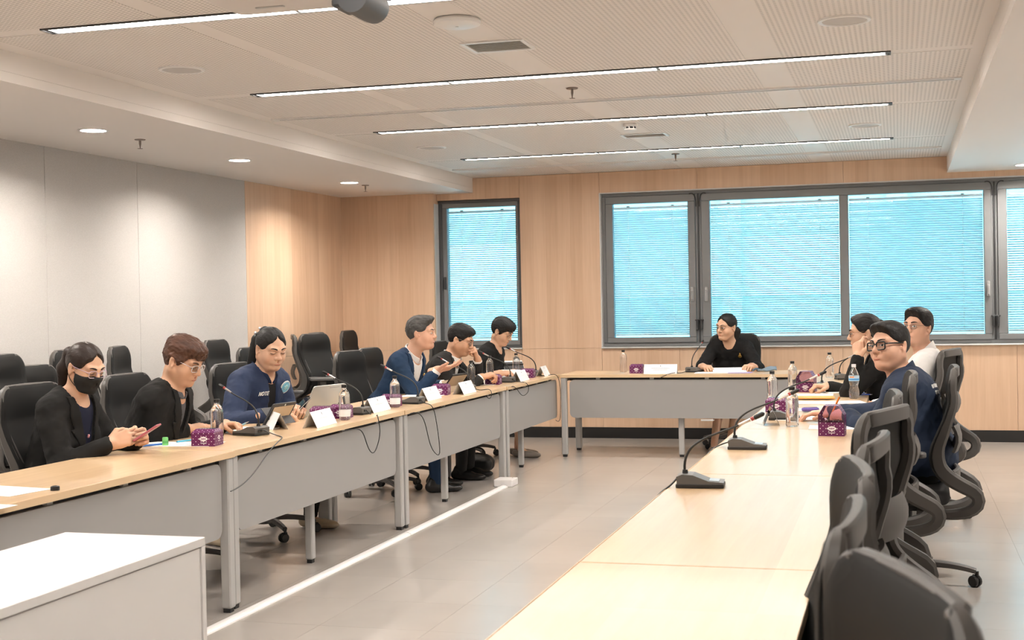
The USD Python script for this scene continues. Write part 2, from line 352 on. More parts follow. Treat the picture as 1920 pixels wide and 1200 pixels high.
for xj, g in ((-1.931, 1), (0.887, 2)):
    obj('post', bx(xj, YW+0.012, 1.725, 0.055, 0.06, 1.5), M_alu, w2)
    obj('gasket', bx(xj, YW-0.022, 1.725, 0.016, 0.012, 1.5), M_alud, w2, label='dark vertical joint between two sashes')
    for s in (-1, 1):
        P = spline([(xj+s*0.085, YW-0.05, 2.475), (xj+s*0.04, YW-0.055, 2.468), (xj+s*0.022, YW-0.055, 2.43), (xj+s*0.016, YW-0.05, 2.36), (xj+s*0.016, YW-0.045, 2.345)], 14)
        obj('stay_arm', tube(P, 0.006, 6), M_alud, w2)
    obj('catch', cat(bx(xj, YW-0.055, 1.20, 0.085, 0.03, 0.012, 0.003), bx(xj-0.02, YW-0.055, 1.15, 0.022, 0.035, 0.10, 0.005), bx(xj+0.02, YW-0.055, 1.15, 0.022, 0.035, 0.10, 0.005)), M_alud, w2)
for xh in (-2.0, -1.86, 0.825):
    obj('handle', cat(bx(xh, YW-0.048, 1.46, 0.032, 0.018, 0.15, 0.007), bx(xh, YW-0.066, 1.45, 0.022, 0.022, 0.10, 0.008)), mat('handle_grey', (0.36, 0.36, 0.36), 0.4), w2)
for a, b in ((-2.81, -2.035), (-1.815, -0.547), (-0.459, 0.79), (1.0, x_end-0.1)):
    glazing(w2, a, b, GZ0, GZ1)
blind(-2.81, -2.035, GZ0, GZ1, 'pale blue venetian blind in the left sash of the long window', -48)
blind(-1.815, -0.547, GZ0, GZ1, 'pale venetian blind behind the woman at the head table', -34)
blind(-0.459, 0.79, GZ0, GZ1, 'bright blue venetian blind behind the man in the white shirt', -48)
blind(1.0, x_end-0.1, GZ0, GZ1, 'whitish venetian blind cut by the right edge of the picture', -26)
# outside: pale paved ground and a long light building across the street
struct('ground_outside', bx(-1, 60, -6.1, 160, 92, 0.2), mat('pale_paving', (0.66, 0.69, 0.70), 0.8, noise=(0.6, 0.1)))

t = thing('office_building', 'blue-grey building across the street, glimpsed through the blinds', 'building', (-2, 34, -6))
obj('facade', bx(0, 6, 9.5, 70, 12, 19), mat('facade_blue', (0.30, 0.40, 0.43), 0.6), t)
for k in range(6): obj('window_band', bx(0, -0.02, 1.8+k*3.2, 68, 0.1, 1.5), mat('facade_glass', (0.42, 0.55, 0.60), 0.2), t)
for k in range(18): obj('pier', bx(-34+k*4, -0.15, 9.5, 0.5, 0.3, 19), MATS['facade_blue'], t)
# ---------------- lamps and ceiling fittings ----------------
M_housing = mat('lamp_housing', (0.05, 0.05, 0.05), 0.45)
M_strip = glow('strip_diffuser', (1.0, 0.93, 0.86), STRIP)
place = {5.44: 'nearest the projector', 7.54: 'second from the camera', 9.55: 'third from the camera', 11.66: 'nearest the windows', 3.37: 'above the near tables', 1.30: 'above the camera'}
for y in STRIPS:
    t = thing('strip_light', 'long recessed white ceiling strip light, ' + place[y], 'ceiling light', (-1.92, y, ZC))
    obj('housing', frame4(-1.90, 1.90, -0.05, 0.05, -1.892, 1.892, -0.042, 0.042, 0, 0.012), M_housing, t) if False else None
    h = cat(bx(0, -0.047, 0.0, 3.80, 0.008, 0.014), bx(0, 0.047, 0.0, 3.80, 0.008, 0.014), bx(-1.896, 0, 0, 0.008, 0.094, 0.014), bx(1.896, 0, 0, 0.008, 0.094, 0.014))
    obj('housing', h, M_housing, t)
    for k in (-1, 0, 1):
        obj('diffuser', bx(k*1.252, 0, -0.0015, 1.228, 0.084, 0.006), M_strip, t)
    for xk in (-0.626, 0.626, -1.880, 1.880):
        obj('joint_cover', bx(xk, 0, 0.0005, 0.022 if abs(xk) < 1 else 0.018, 0.084, 0.006), M_housing, t)
M_down = glow('downlight_lens', (1.0, 0.92, 0.84), DOWN)
M_ringw = mat('white_trim', (0.85, 0.84, 0.82), 0.35)
def downlight(x, y, label):
    t = thing('downlight', label, 'ceiling light', (x, y, ZS), group=None)
    obj('trim_ring', lathe([(0.079, 0.001), (0.098, 0.001), (0.100, -0.003), (0.080, -0.005)], 28), M_ringw, t, smooth=30)
    obj('can', lathe([(0.079, 0.0), (0.0805, 0.0), (0.0805, 0.040), (0.079, 0.040)], 28), M_ringw, t, smooth=30)
    obj('lens', lathe([(0.0, 0.034), (0.078, 0.034), (0.078, 0.038), (0, 0.038)], 28), M_down, t)
for y, w in ((3.5, 'out of view above the near left chairs'), (5.5, 'out of view above the left chairs'), (7.54, 'nearest the camera on the left soffit'), (9.53, 'middle of the left soffit'), (11.72, 'above the oak panels by the corner')):
    downlight(-4.963, y, 'round white recessed downlight ' + w)
for y, w in ((12.95, 'on the right soffit beside the windows'), (10.0, 'on the right soffit further from the windows'), (6.5, 'on the right soffit above the chairs')):
    downlight(1.12, y, 'round white recessed downlight ' + w)
M_grey = mat('grille_grey', (0.60, 0.585, 0.56), 0.6)
def speaker(x, y, label):
    t = thing('ceiling_speaker', label, 'speaker', (x, y, ZC))
    obj('rim', lathe([(0.105, 0.0), (0.125, 0.0), (0.123, -0.008), (0.108, -0.010), (0.105, -0.006)], 32), M_ringw, t, smooth=30)
    obj('grille', lathe([(0.0, -0.006), (0.107, -0.005), (0.107, 0.0), (0, 0)], 32), mat('speaker_grille', (0.55, 0.53, 0.51), 0.7), t)
speaker(-0.228, 6.57, 'round white ceiling speaker at top right of the picture'); speaker(-3.76, 6.57, 'round white ceiling speaker above the first downlight on the left')
speaker(-0.228, 10.67, 'small round ceiling speaker right of the third strip light, near the windows'); speaker(-3.75, 10.63, 'faint round ceiling speaker between the left soffit and far strip')
t = thing('access_point', 'round white wireless access point on the ceiling beside the projector', 'access point', (-1.945, 5.90, ZC))
obj('body', lathe([(0.0, -0.032), (0.08, -0.032), (0.108, -0.024), (0.112, -0.010), (0.104, 0.0), (0, 0)], 32), M_ringw, t, smooth=40)
obj('status_dot', lathe([(0, -0.0335), (0.008, -0.0335), (0.008, -0.031), (0, -0.031)], 10), M_grey, t)
def vent(x, y, label, w=0.36, d=0.27):
    t = thing('air_vent', label, 'vent', (x, y, ZC))
    obj('frame', frame4(-w/2, w/2, -d/2, d/2, -w/2+0.02, w/2-0.02, -d/2+0.02, d/2-0.02, 0, 0.008), M_ringw, None) if False else None
    f = cat(bx(0, d/2-0.01, -0.003, w, 0.02, 0.008), bx(0, -d/2+0.01, -0.003, w, 0.02, 0.008), bx(-w/2+0.01, 0, -0.003, 0.02, d-0.04, 0.008), bx(w/2-0.01, 0, -0.003, 0.02, d-0.04, 0.008))
    obj('frame', f, M_ringw, t)
    obj('backing', bx(0, 0, 0.0, w-0.04, d-0.04, 0.003), mat('vent_dark', (0.55, 0.54, 0.52), 0.7), t)
    for k in range(9):
        obj('louvre', rot(bx(0, 0, 0, w-0.045, 0.019, 0.0015), (1, 0, 0), 8).apply_translation((0, -d/2+0.032+k*(d-0.064)/8, -0.004)), M_grey, t)
vent(-1.945, 6.57, 'grey louvred air vent beside the access point', 0.33, 0.27); vent(-1.925, 10.57, 'grey louvred air vent near the smoke detector', 0.36, 0.22)
t = thing('smoke_detector', 'small round white smoke detector above the far strip light', 'smoke detector', (-1.908, 9.88, ZC))
obj('base', lathe([(0, 0), (0.055, 0), (0.055, -0.02), (0, -0.02)], 24), M_ringw, t)
obj('chamber', lathe([(0.042, -0.02), (0.042, -0.034), (0.0, -0.034)], 24), M_alud, t)
for k in range(8):
    a = k*math.pi/4; obj('rib', bx(0.043*math.cos(a), 0.043*math.sin(a), -0.027, 0.008, 0.008, 0.016), M_ringw, t)
obj('cap', lathe([(0, -0.034), (0.048, -0.034), (0.044, -0.044), (0.02, -0.05), (0, -0.05)], 24), M_ringw, t, smooth=40)
M_brass = mat('sprinkler_metal', (0.25, 0.20, 0.17), 0.35, metallic=0.8)
def sprinkler(x, y, z, label):
    t = thing('sprinkler', label, 'sprinkler', (x, y, z))
    obj('rosette', lathe([(0, 0), (0.038, 0), (0.034, -0.006), (0, -0.007)], 20), M_brass, t)
    obj('stem', lathe([(0.008, -0.006), (0.008, -0.03), (0.004, -0.05), (0.003, -0.062), (0, -0.062)], 10), M_brass, t)
    obj('deflector', cat(*[rot(bx(0.011, 0, -0.063, 0.014, 0.005, 0.0016), (0, 0, 1), k*45) for k in range(8)]), M_brass, t)
sprinkler(-1.915, 8.05, ZC, 'small brass sprinkler between the second and third strip lights'); sprinkler(-1.92, 12.07, ZC, 'tiny sprinkler in the ceiling close to the windows')
sprinkler(-4.955, 8.08, ZS, 'small sprinkler on the left soffit beside the first downlight'); sprinkler(-4.94, 12.06, ZS, 'small sprinkler on the left soffit beside the last downlight')
def slot(x0, x1, y, label):
    t = thing('slot_diffuser', label, 'vent', ((x0+x1)/2, y, ZC)); w = x1-x0
    obj('frame', cat(bx(0, 0.031, -0.004, w, 0.014, 0.012), bx(0, -0.031, -0.004, w, 0.014, 0.012), bx(-w/2+0.02, 0, -0.003, 0.04, 0.05, 0.01), bx(w/2-0.02, 0, -0.003, 0.04, 0.05, 0.01)), M_ringw, t)
    obj('slot', bx(0, 0, -0.002, w-0.06, 0.05, 0.003), mat('slot_grey', (0.26, 0.26, 0.255), 0.6), t)
slot(-4.20, 0.385, 8.58, 'long grey linear air slot across the ceiling between two strip lights'); slot(-4.20, 0.389, 12.54, 'thin linear air slot in the ceiling just before the windows')
# projector hanging from the ceiling at the top edge
t = thing('projector', 'white ceiling projector with a dark round lens at the top edge', 'projector', (-1.715, 3.66, 2.292))
M_pj = mat('projector_white', (0.72, 0.67, 0.63), 0.45)
obj('body', cat(mv(pad(0.36, 0.36, 0.11, 0.04, 0.02), 0, -0.18, 0)), M_pj, t, smooth=40)
obj('vent_slot', bx(-0.03, -0.10, -0.0015, 0.09, 0.012, 0.004, 0.001), M_grey, t)
obj('mount_pole', lathe([(0.02, 0.11), (0.02, 0.43), (0, 0.43), (0, 0.11)], 14, (0, -0.18, 0)), M_pj, t)
obj('mount_plate', bx(0, -0.18, 0.424, 0.16, 0.16, 0.008, 0.002), M_pj, t)
M_lens = mat('lens_grey', (0.075, 0.078, 0.082), 0.45)
obj('lens', cat(mv(rot(lathe([(0, -0.14), (0.046, -0.14), (0.048, -0.05), (0.048, 0.0), (0.046, 0.03), (0.028, 0.045), (0, 0.048)], 22), (1, 0, 0), -90), 0.252, -0.02, -0.004),
               bx(0.195, -0.05, 0.005, 0.06, 0.12, 0.05, 0.008)), M_lens, t, smooth=35)

# ---------------- meeting tables ----------------
M_top = wood('maple_top', (0.61, 0.42, 0.245), (0.75, 0.54, 0.325), 1, 0.30, 0.30, spec=0.5, coat=0.35)
M_topx = wood('maple_top_cross', (0.61, 0.42, 0.245), (0.75, 0.54, 0.325), 0, 0.30, 0.30, spec=0.5, coat=0.35)
M_edge = mat('maple_edge', (0.74, 0.54, 0.33), 0.4)
M_panel = mat('grey_panel', (0.365, 0.36, 0.352), 0.42)
M_leg = mat('grey_leg', (0.46, 0.455, 0.445), 0.38)
M_beam = mat('black_beam', (0.02, 0.02, 0.02), 0.5)
TT = 0.748
def table(label, cx, cy, rz, length, depth=0.60, top=None, back=None, open_end=False):
    t = thing('meeting_table', label, 'table', (cx, cy, 0), rz); L2, D2 = length/2, depth/2
    obj('tabletop', bx(0, 0.0015, TT-0.014, length-0.002, depth-0.003, 0.028, 0.0015), top or M_top, t)
    obj('edge_strip', bx(0, -D2+0.0005, TT-0.014, length-0.002, 0.002, 0.0275), M_edge, t)
    obj('beam', cat(bx(0, -D2+0.075, TT-0.043, length-0.16, 0.03, 0.028), bx(0, D2-0.06, TT-0.045, length-0.16, 0.03, 0.03)), M_beam, t)
    pl_ = length-0.17+(0.075 if open_end else 0); P = rrect(pl_, 0.345, 0.045, 5)+np.array([0.0375 if open_end else 0, 0])
    pn = rot(prism(P, 0.016), (1, 0, 0), 90); pn.apply_translation((0, -D2+0.045, 0.5275))
    obj('modesty_panel', pn, M_panel, t)
    for k in range(4):
        x = (-0.5+(k+0.5)/4)*(length-0.2)
        obj('bracket', bx(x, -D2+0.05, TT-0.037, 0.035, 0.02, 0.02), M_leg, t)
    def leg(x, y, w=0.042, d=0.042):
        g = obj('leg', cat(bx(x, y, 0.37, w, d, 0.70, 0.006)), M_leg, t)
        obj('foot', bx(x, y, 0.0095, w*0.7, d*0.7, 0.019), M_beam, g)
    for s in (-1, 1):
        if open_end and s > 0: continue
        leg(s*(L2-0.034), -D2+0.032, 0.052, 0.05); leg(s*(L2-0.034), D2-0.06 if back is None else back, 0.05, 0.08)
        obj('end_bar', bx(s*(L2-0.034), 0, TT-0.045, 0.04, depth-0.1, 0.03), M_beam, t)
    leg(0, -D2+0.14, 0.05, 0.042)
    return t
XF = -2.985
table('nearest table of the left row, with loose papers and a small black disc', XF-0.30, 4.515, 90, 2.22)
table('second table of the left row, in front of the person in the navy NOTE jacket', XF-0.315, 6.7625, 90, 2.255)
table('third table of the left row, before the man in the blue suit', XF-0.31, 9.0225, 90, 2.255)
table('short fourth table at the far end of the left row, by the narrow window', XF-0.30, 11.0075, 90, 1.705, open_end=True)
table('head table at the far end, across the room under the windows', -1.885, 12.105, 0, 2.17, 0.64, M_topx)
for y0, y1, w in ((1.06, 3.335, 'nearest table of the right row, bare, cut by the bottom of the picture'), (3.34, 5.10, 'second table of the right row, with the nearest microphone on it'),
                  (5.105, 6.88, 'third table of the right row, bare but for the second microphone'), (6.885, 9.14, 'fourth table of the right row, covered in papers'), (9.145, 11.78, 'last table of the right row, touching the head table')):
    table(w, -0.5, (y0+y1)/2, -90, y1-y0, back=-0.1)

# ---------------- task chairs ----------------
M_cframe = mat('chair_frame_grey', (0.075, 0.069, 0.064), 0.48)
M_cblack = mat('chair_black', (0.014, 0.014, 0.014), 0.5)
M_seat = mat('seat_fabric', (0.017, 0.017, 0.018), 0.85, bump=(400, 0.0006))
usdkit.material(stage, '/World/Looks/chair_mesh', {'tc': ('texture_coordinate', {}), 'n': ('noise_texture', {'scale': 500.0, 'detail': 2.0}), 'mp': ('mapping', {'scale': (1, 1, 3)}), 'b': ('bump', {'distance': 0.0006}),
    'd': ('principled_bsdf', {'base_color': (0.017, 0.017, 0.0165), 'roughness': 0.7, 'specular_ior_level': 0.25}), 't': ('transparent_bsdf', {'color': (1, 1, 1)}), 'm': ('mix_closure', {'fac': 0.10})},
    [('tc.object', 'mp.vector'), ('mp.vector', 'n.vector'), ('n.fac', 'b.height'), ('b.normal', 'd.normal'), ('d.BSDF', 'm.closure1'), ('t.BSDF', 'm.closure2')], surface='m.closure')
M_mesh = UsdShade.Material.Get(stage, '/World/Looks/chair_mesh')
M_pad = mat('arm_pad', (0.10, 0.097, 0.094), 0.5)
M_wheel = mat('castor_black', (0.012, 0.012, 0.012), 0.35)
PROF = np.array([(-.215, 1.055), (-.207, 1.00), (-.206, .967), (-.207, .90), (-.187, .834), (-.153, .743), (-.139, .703), (-.134, .65), (-.147, .593), (-.201, .54), (-.267, .502), (-.313, .465), (-.313, .422), (-.267, .384), (-.20, .368), (-.12, .366), (-.04, .372)])
HALF = np.array([.212, .217, .221, .226, .226, .217, .211, .203, .197, .190, .183, .172, .16, .14, .12, .10, .08])
WID = np.array([.048, .048, .046, .046, .046, .048, .05, .05, .05, .05, .05, .05, .05, .05, .045, .04, .035])
THK = np.array([.026, .034, .038, .042, .046, .056, .062, .068, .072, .070, .066, .060, .056, .052, .046, .04, .035])
def chair(label, group, loc, rz, dz=0.0):
    t = thing('task_chair', label, 'chair', loc, rz, group)
    up = lambda m: mv(m, z=dz)
    Q = spline(np.column_stack([PROF[2:, 0], HALF[2:], PROF[2:, 1]]), 36)[::-1]; s = np.linspace(1, 0, 36); s0 = np.linspace(0, 1, len(PROF)-2)
    wd, tk_ = np.interp(s, s0, WID[2:]), np.interp(s, s0, THK[2:]); rr_, aa = .055, np.radians(np.linspace(12, 84, 6)); hy = HALF[2]; zc = .990
    xz = lambda z: np.interp(z, PROF[:4, 1][::-1], PROF[:4, 0][::-1])
    cor = np.column_stack([xz(zc+rr_*np.sin(aa)), hy-rr_+rr_*np.cos(aa), zc+rr_*np.sin(aa)]); ty = np.linspace(hy-rr_, -(hy-rr_), 9)
    top = np.column_stack([xz(zc+rr_)-.018*(1-(ty/hy)**2), ty, np.full(9, zc+rr_)+.004*(1-(ty/hy)**2)])
    PT = np.vstack([Q, cor, top, cor[::-1]*[1, -1, 1], Q[::-1]*[1, -1, 1]])
    an = np.concatenate([np.zeros(36), aa, np.full(9, math.pi/2), math.pi-aa[::-1], np.full(36, math.pi)])
    SD = np.column_stack([0*an, np.cos(an), np.sin(an)]); c6, c9 = np.full(6, .046), np.full(9, .048)
    bk = obj('back_frame', up(ribbon(PT, SD, np.concatenate([wd, c6, c9, c6, wd[::-1]]), np.concatenate([tk_, np.linspace(tk_[-1], .026, 6), np.full(9, .024), np.linspace(.026, tk_[-1], 6), tk_[::-1]]))), M_cframe, t, smooth=35)
    yb = np.linspace(-1, 1, 9)
    obj('cross_bar', up(ribbon(np.column_stack([-.20-.03*(1-yb**2), yb*.19, np.full(9, .56)]), (0, 0, 1), 0.05, 0.022)), M_cframe, bk, smooth=35)
    def F(u, v):
        z = 0.545+v*(1.066-0.545); x = np.interp(z, PROF[:11, 1][::-1], PROF[:11, 0][::-1]); h = np.interp(z, PROF[:11, 1][::-1], HALF[:11][::-1])+0.024
        if z > .990: h -= .08-math.sqrt(max(.08**2-(z-.990)**2, 0))
        y = (u*2-1); tk = np.interp(z, PROF[:11, 1][::-1], THK[:11][::-1]); e = max(max(0, (abs(y)-.94)/.06), max(0, (v-.965)/.035))
        return (x+tk/2+0.007-(.040 if z < .9 else .040-.022*min(1, (z-.9)/.1))*(1-abs(y)**2.0)*min(1, 0.55+v*0.6)-.012*e*e, y*h, z)
    obj('back_mesh', up(sheet(F, 27, 27, 0.006)), M_mesh, t, smooth=50)
    lp = lambda u, v: (-.205-.02*math.sin(v*math.pi)-.02*(1-(2*u-1)**2), (u*2-1)*.15, .665+.125*v)
    obj('lumbar_pad', up(sheet(lp, 9, 6, 0.014)), M_cframe, t, smooth=50)
    st = pad(0.47, 0.47, 0.075, 0.10, 0.028, (0.045, 0, 0.418), 5)
    st.vertices[:, 2] += -0.018*np.clip((st.vertices[:, 0]-0.16)/0.12, 0, 1)**2-0.010*(1-np.clip(np.abs(st.vertices[:, 1])/0.24, 0, 1)**2)*(st.vertices[:, 2] > 0.46)
    obj('seat', up(st), M_seat, t, smooth=45)
    obj('mechanism', up(cat(bx(0.0, 0, 0.395, 0.30, 0.17, 0.045, 0.012), bx(0.02, 0.15, 0.405, 0.03, 0.16, 0.012, 0.003))), M_cblack, t)
    for sg in (-1, 1):
        a = obj('armrest', up(pad(0.24, 0.085, 0.026, 0.03, 0.009, (0.035, sg*.262, 0.652), 3)), M_pad, t, smooth=45)
        pp = spline([(0.03, sg*.16, .405), (0.03, sg*.25, .41), (0.03, sg*.262, .47), (0.03, sg*.262, .652)], 14)
        obj('arm_post', up(ribbon(pp, (1, 0, 0), 0.06, 0.022)), M_cframe, a, smooth=35)
    obj('gas_column', cat(lathe([(0.027, 0.10), (0.027, 0.25), (0.016, 0.25), (0.016, 0.39+dz), (0, 0.39+dz), (0, 0.10)], 14)), M_cblack, t, smooth=35)
    base = obj('star_base', cat(lathe([(0, 0.075), (0.045, 0.075), (0.048, 0.12), (0.034, 0.14), (0, 0.14)], 16),
             *[rot(ribbon(spline([(0.02, 0, .112), (0.14, 0, .108), (0.27, 0, .088), (0.305, 0, .078)], 8), (0, 1, 0), np.linspace(.05, .03, 8), np.linspace(.038, .026, 8)), (0, 0, 1), 36+72*k) for k in range(5)]), M_cframe, t, smooth=35)
    wh = cat(*[mv(rot(lathe([(0, -.009), (.024, -.009), (.028, -.005), (.028, .005), (.024, .009), (0, .009)], 14), (1, 0, 0), 90), 0.012, s*.013, 0.028) for s in (-1, 1)],
             lathe([(.009, .028), (.009, .078), (0, .078), (0, .028)], 8), bx(0.006, 0, 0.05, 0.04, 0.014, 0.02, 0.004))
    for k in range(5):
        a = math.radians(36+72*k); obj('castor', mv(rot(wh, (0, 0, 1), 36+72*k+70*k), .31*math.cos(a), .31*math.sin(a), 0), M_wheel, base, smooth=35)
    return t
G_T, G_W = 'task chairs at the left tables', 'spare task chairs along the left wall'
c_low = chair('black mesh task chair occupied by the masked person', G_T, (-3.80, 5.52, 0), 0)
for x, y, rz, w in ((-3.80, 6.36, 2, 'black mesh task chair under the brown-haired person in glasses'), (-3.80, 7.52, -4, 'black mesh task chair under the person in the navy NOTE jacket'),
                    (-3.80, 9.38, -4, 'mesh task chair behind the man in the blue suit'), (-3.88, 10.0, 0, 'mesh task chair of the man in charcoal, its back showing left of the blue suit'),
                    (-3.85, 11.62, 0, 'mesh task chair under the woman in black beside the narrow window')):
    dup(c_low, w, (x, y, 0), rz)
c_hi = chair('tall black chair back against the oak corner, right of the other chairs there', G_W, (-5.25, 12.80, 0), 5, 0.085)

for x, y, rz, w in ((-5.12, 6.98, -4, 'black chair cut by the left edge, behind the masked person'), (-5.17, 7.86, 2, 'tall black chair whose top shows behind the masked person\'s hair'),
                    (-5.17, 8.47, 17, 'narrow upright chair back alone against the fabric wall'), (-5.50, 9.12, 192, 'chair turned to the wall behind the brown-haired person, grey top bar showing'),
                    (-5.18, 9.88, 5, 'black chair near the oak panels, left of two beside the navy jacket'),
                    (-5.16, 11.36, 27, 'chair seen exactly from the side against the oak wall'), (-5.08, 11.52, -10, 'wide black chair with its seat showing, in front of the oak wall'), (-5.25, 12.02, 4, 'tall chair half hidden behind the wide one at the oak wall')):
    dup(c_hi, w, (x, y, 0), rz)
for x, y, rz, w in ((-5.16, 7.36, -6, 'wide black chair with light showing through its mesh'), (-5.17, 10.45, 0, 'black chair half hidden by the head of the person in the navy jacket')):
    dup(c_low, w, (x, y, 0), rz, G_W)
dup(c_low, 'black task chair at the head table behind the woman with the brooch', (-1.53, 12.78, 0), -92, 'task chairs at the head table')
G_R = 'task chairs at the right tables'
for x, y, rz, w in ((-.01, 9.5, 180, 'task chair of the woman resting her chin on her hand'), (.11, 8.95, 162, 'task chair of the man in the white shirt, grey frame showing'),
                    (.035, 6.8, 179, 'task chair of the man in black glasses, curved grey rail in profile'), (-.165, 6.28, 182, 'empty chair pushed in just before the man in black glasses'),
                    (-.235, 5.0, 183, 'empty chair on the right, fourth from the front, only its top corner showing'), (-.245, 4.36, 162, 'empty chair turned to show its whole grey back frame'),
                    (-.275, 3.44, 174, 'empty chair with a curved grey top bar before the big grey frame'), (-.303, 2.82, 188, 'empty chair seen from its dark front, third from the camera'),
                    (-.30, 2.26, 178, 'empty chair low behind the nearest one, second from the camera'), (-.202, 1.672, 200, 'nearest chair, big dark rounded back at the bottom right corner')):
    dup(c_low, w, (x, y, 0), rz, G_R)
# ---------------- white cabinet ----------------
t = thing('cabinet', 'white laminate cabinet at the bottom left corner of the picture', 'cabinet', (-2.19, 2.93, 0))
M_lam = mat('white_laminate', (0.90, 0.88, 0.86), 0.35)
cw, cd_, ch_ = 0.47, 1.12, 0.75
obj('top', bx(0, 0, ch_-0.0125, cw, cd_, 0.025, 0.0015), M_lam, t)
obj('side_panel', bx(0, cd_/2-0.01, (ch_-0.026)/2, cw, 0.02, ch_-0.026, 0.001), M_lam, t)
obj('side_panel', bx(0, -cd_/2+0.01, (ch_-0.026)/2, cw, 0.02, ch_-0.026, 0.001), M_lam, t)
obj('back_panel', bx(-cw/2+0.01, 0, 0.37, 0.018, cd_-0.045, 0.70), M_lam, t)
obj('plinth', bx(0.0, 0, 0.03, cw-0.06, cd_-0.05, 0.06), M_lam, t)
obj('front_panel', bx(cw/2-0.014, 0, 0.395, 0.018, cd_-0.045, 0.652, 0.001), M_lam, t)
# ---------------- floor cable cover and junction box ----------------
M_pvc = mat('white_pvc', (0.86, 0.84, 0.83), 0.35)
a = np.linspace(0, math.pi, 9); half = np.column_stack([0.032*np.cos(a), 0.016*np.sin(a)])
for x, y0, y1, w in ((-2.925, 3.2, 7.68, 'nearer length of the white half-round cable cover on the floor'), (-2.925, 7.69, 9.80, 'farther length of the white cable cover, ending at the junction box')):
    m = prism(half, y1-y0); m = rot(m, (1, 0, 0), -90); m.vertices[:, 2] *= -1; m.invert()
    tag(obj('cable_cover', mv(m, x, y0+0 if m.bounds[0][1] > -0.1 else y1, 0.0), M_pvc), w, 'cable cover')
t = thing('junction_box', 'white plastic junction box on the floor at the end of the cable cover', 'junction box', (-2.935, 9.89, 0))
obj('body', pad(0.15, 0.17, 0.055, 0.012, 0.006), M_pvc, t, smooth=40)
obj('screw', lathe([(0, .0545), (.006, .0545), (.006, .0565), (0, .0565)], 8, (0.04, 0.05, 0)), M_grey, t)
# ---------------- people: signed-distance bodies meshed by surface nets ----------------
def unit(v): v = np.asarray(v, float); return v/np.linalg.norm(v)
def cap(a, b, ra, rb=None, k=0.02, op=1): return dict(t='c', a=np.array(a, float), b=np.array(b, float), ra=ra, rb=ra if rb is None else rb, k=k, op=op)
def ell(c, r, R=None, k=0.02, op=1): return dict(t='e', a=np.array(c, float), r=np.array(r, float), R=np.eye(3) if R is None else R, k=k, op=op)
def fun(f, k=0.004, op=-1): return dict(t='f', f=f, k=k, op=op)
def xf(prims, R, t, s=1.0):
    out = []
    for p in prims:
        p = dict(p)
        if p['t'] == 'c': p['a'] = R @ (p['a']*s)+t; p['b'] = R @ (p['b']*s)+t; p['ra'] *= s; p['rb'] *= s; p['k'] *= s
        elif p['t'] == 'e': p['a'] = R @ (p['a']*s)+t; p['R'] = R @ p['R']; p['r'] = p['r']*s; p['k'] *= s
        out.append(p)
    return out
def bounds(prims, inf):
    lo, hi = np.full(3, 9.), np.full(3, -9.)
    for p in prims:
        if p['op'] < 0 or p['t'] == 'f': continue
        r = max(p['ra'], p['rb']) if p['t'] == 'c' else max(p['r'])
        for q in ((p['a'], p['b']) if p['t'] == 'c' else (p['a'],)): lo = np.minimum(lo, q-r-inf); hi = np.maximum(hi, q+r+inf)
    return lo, hi
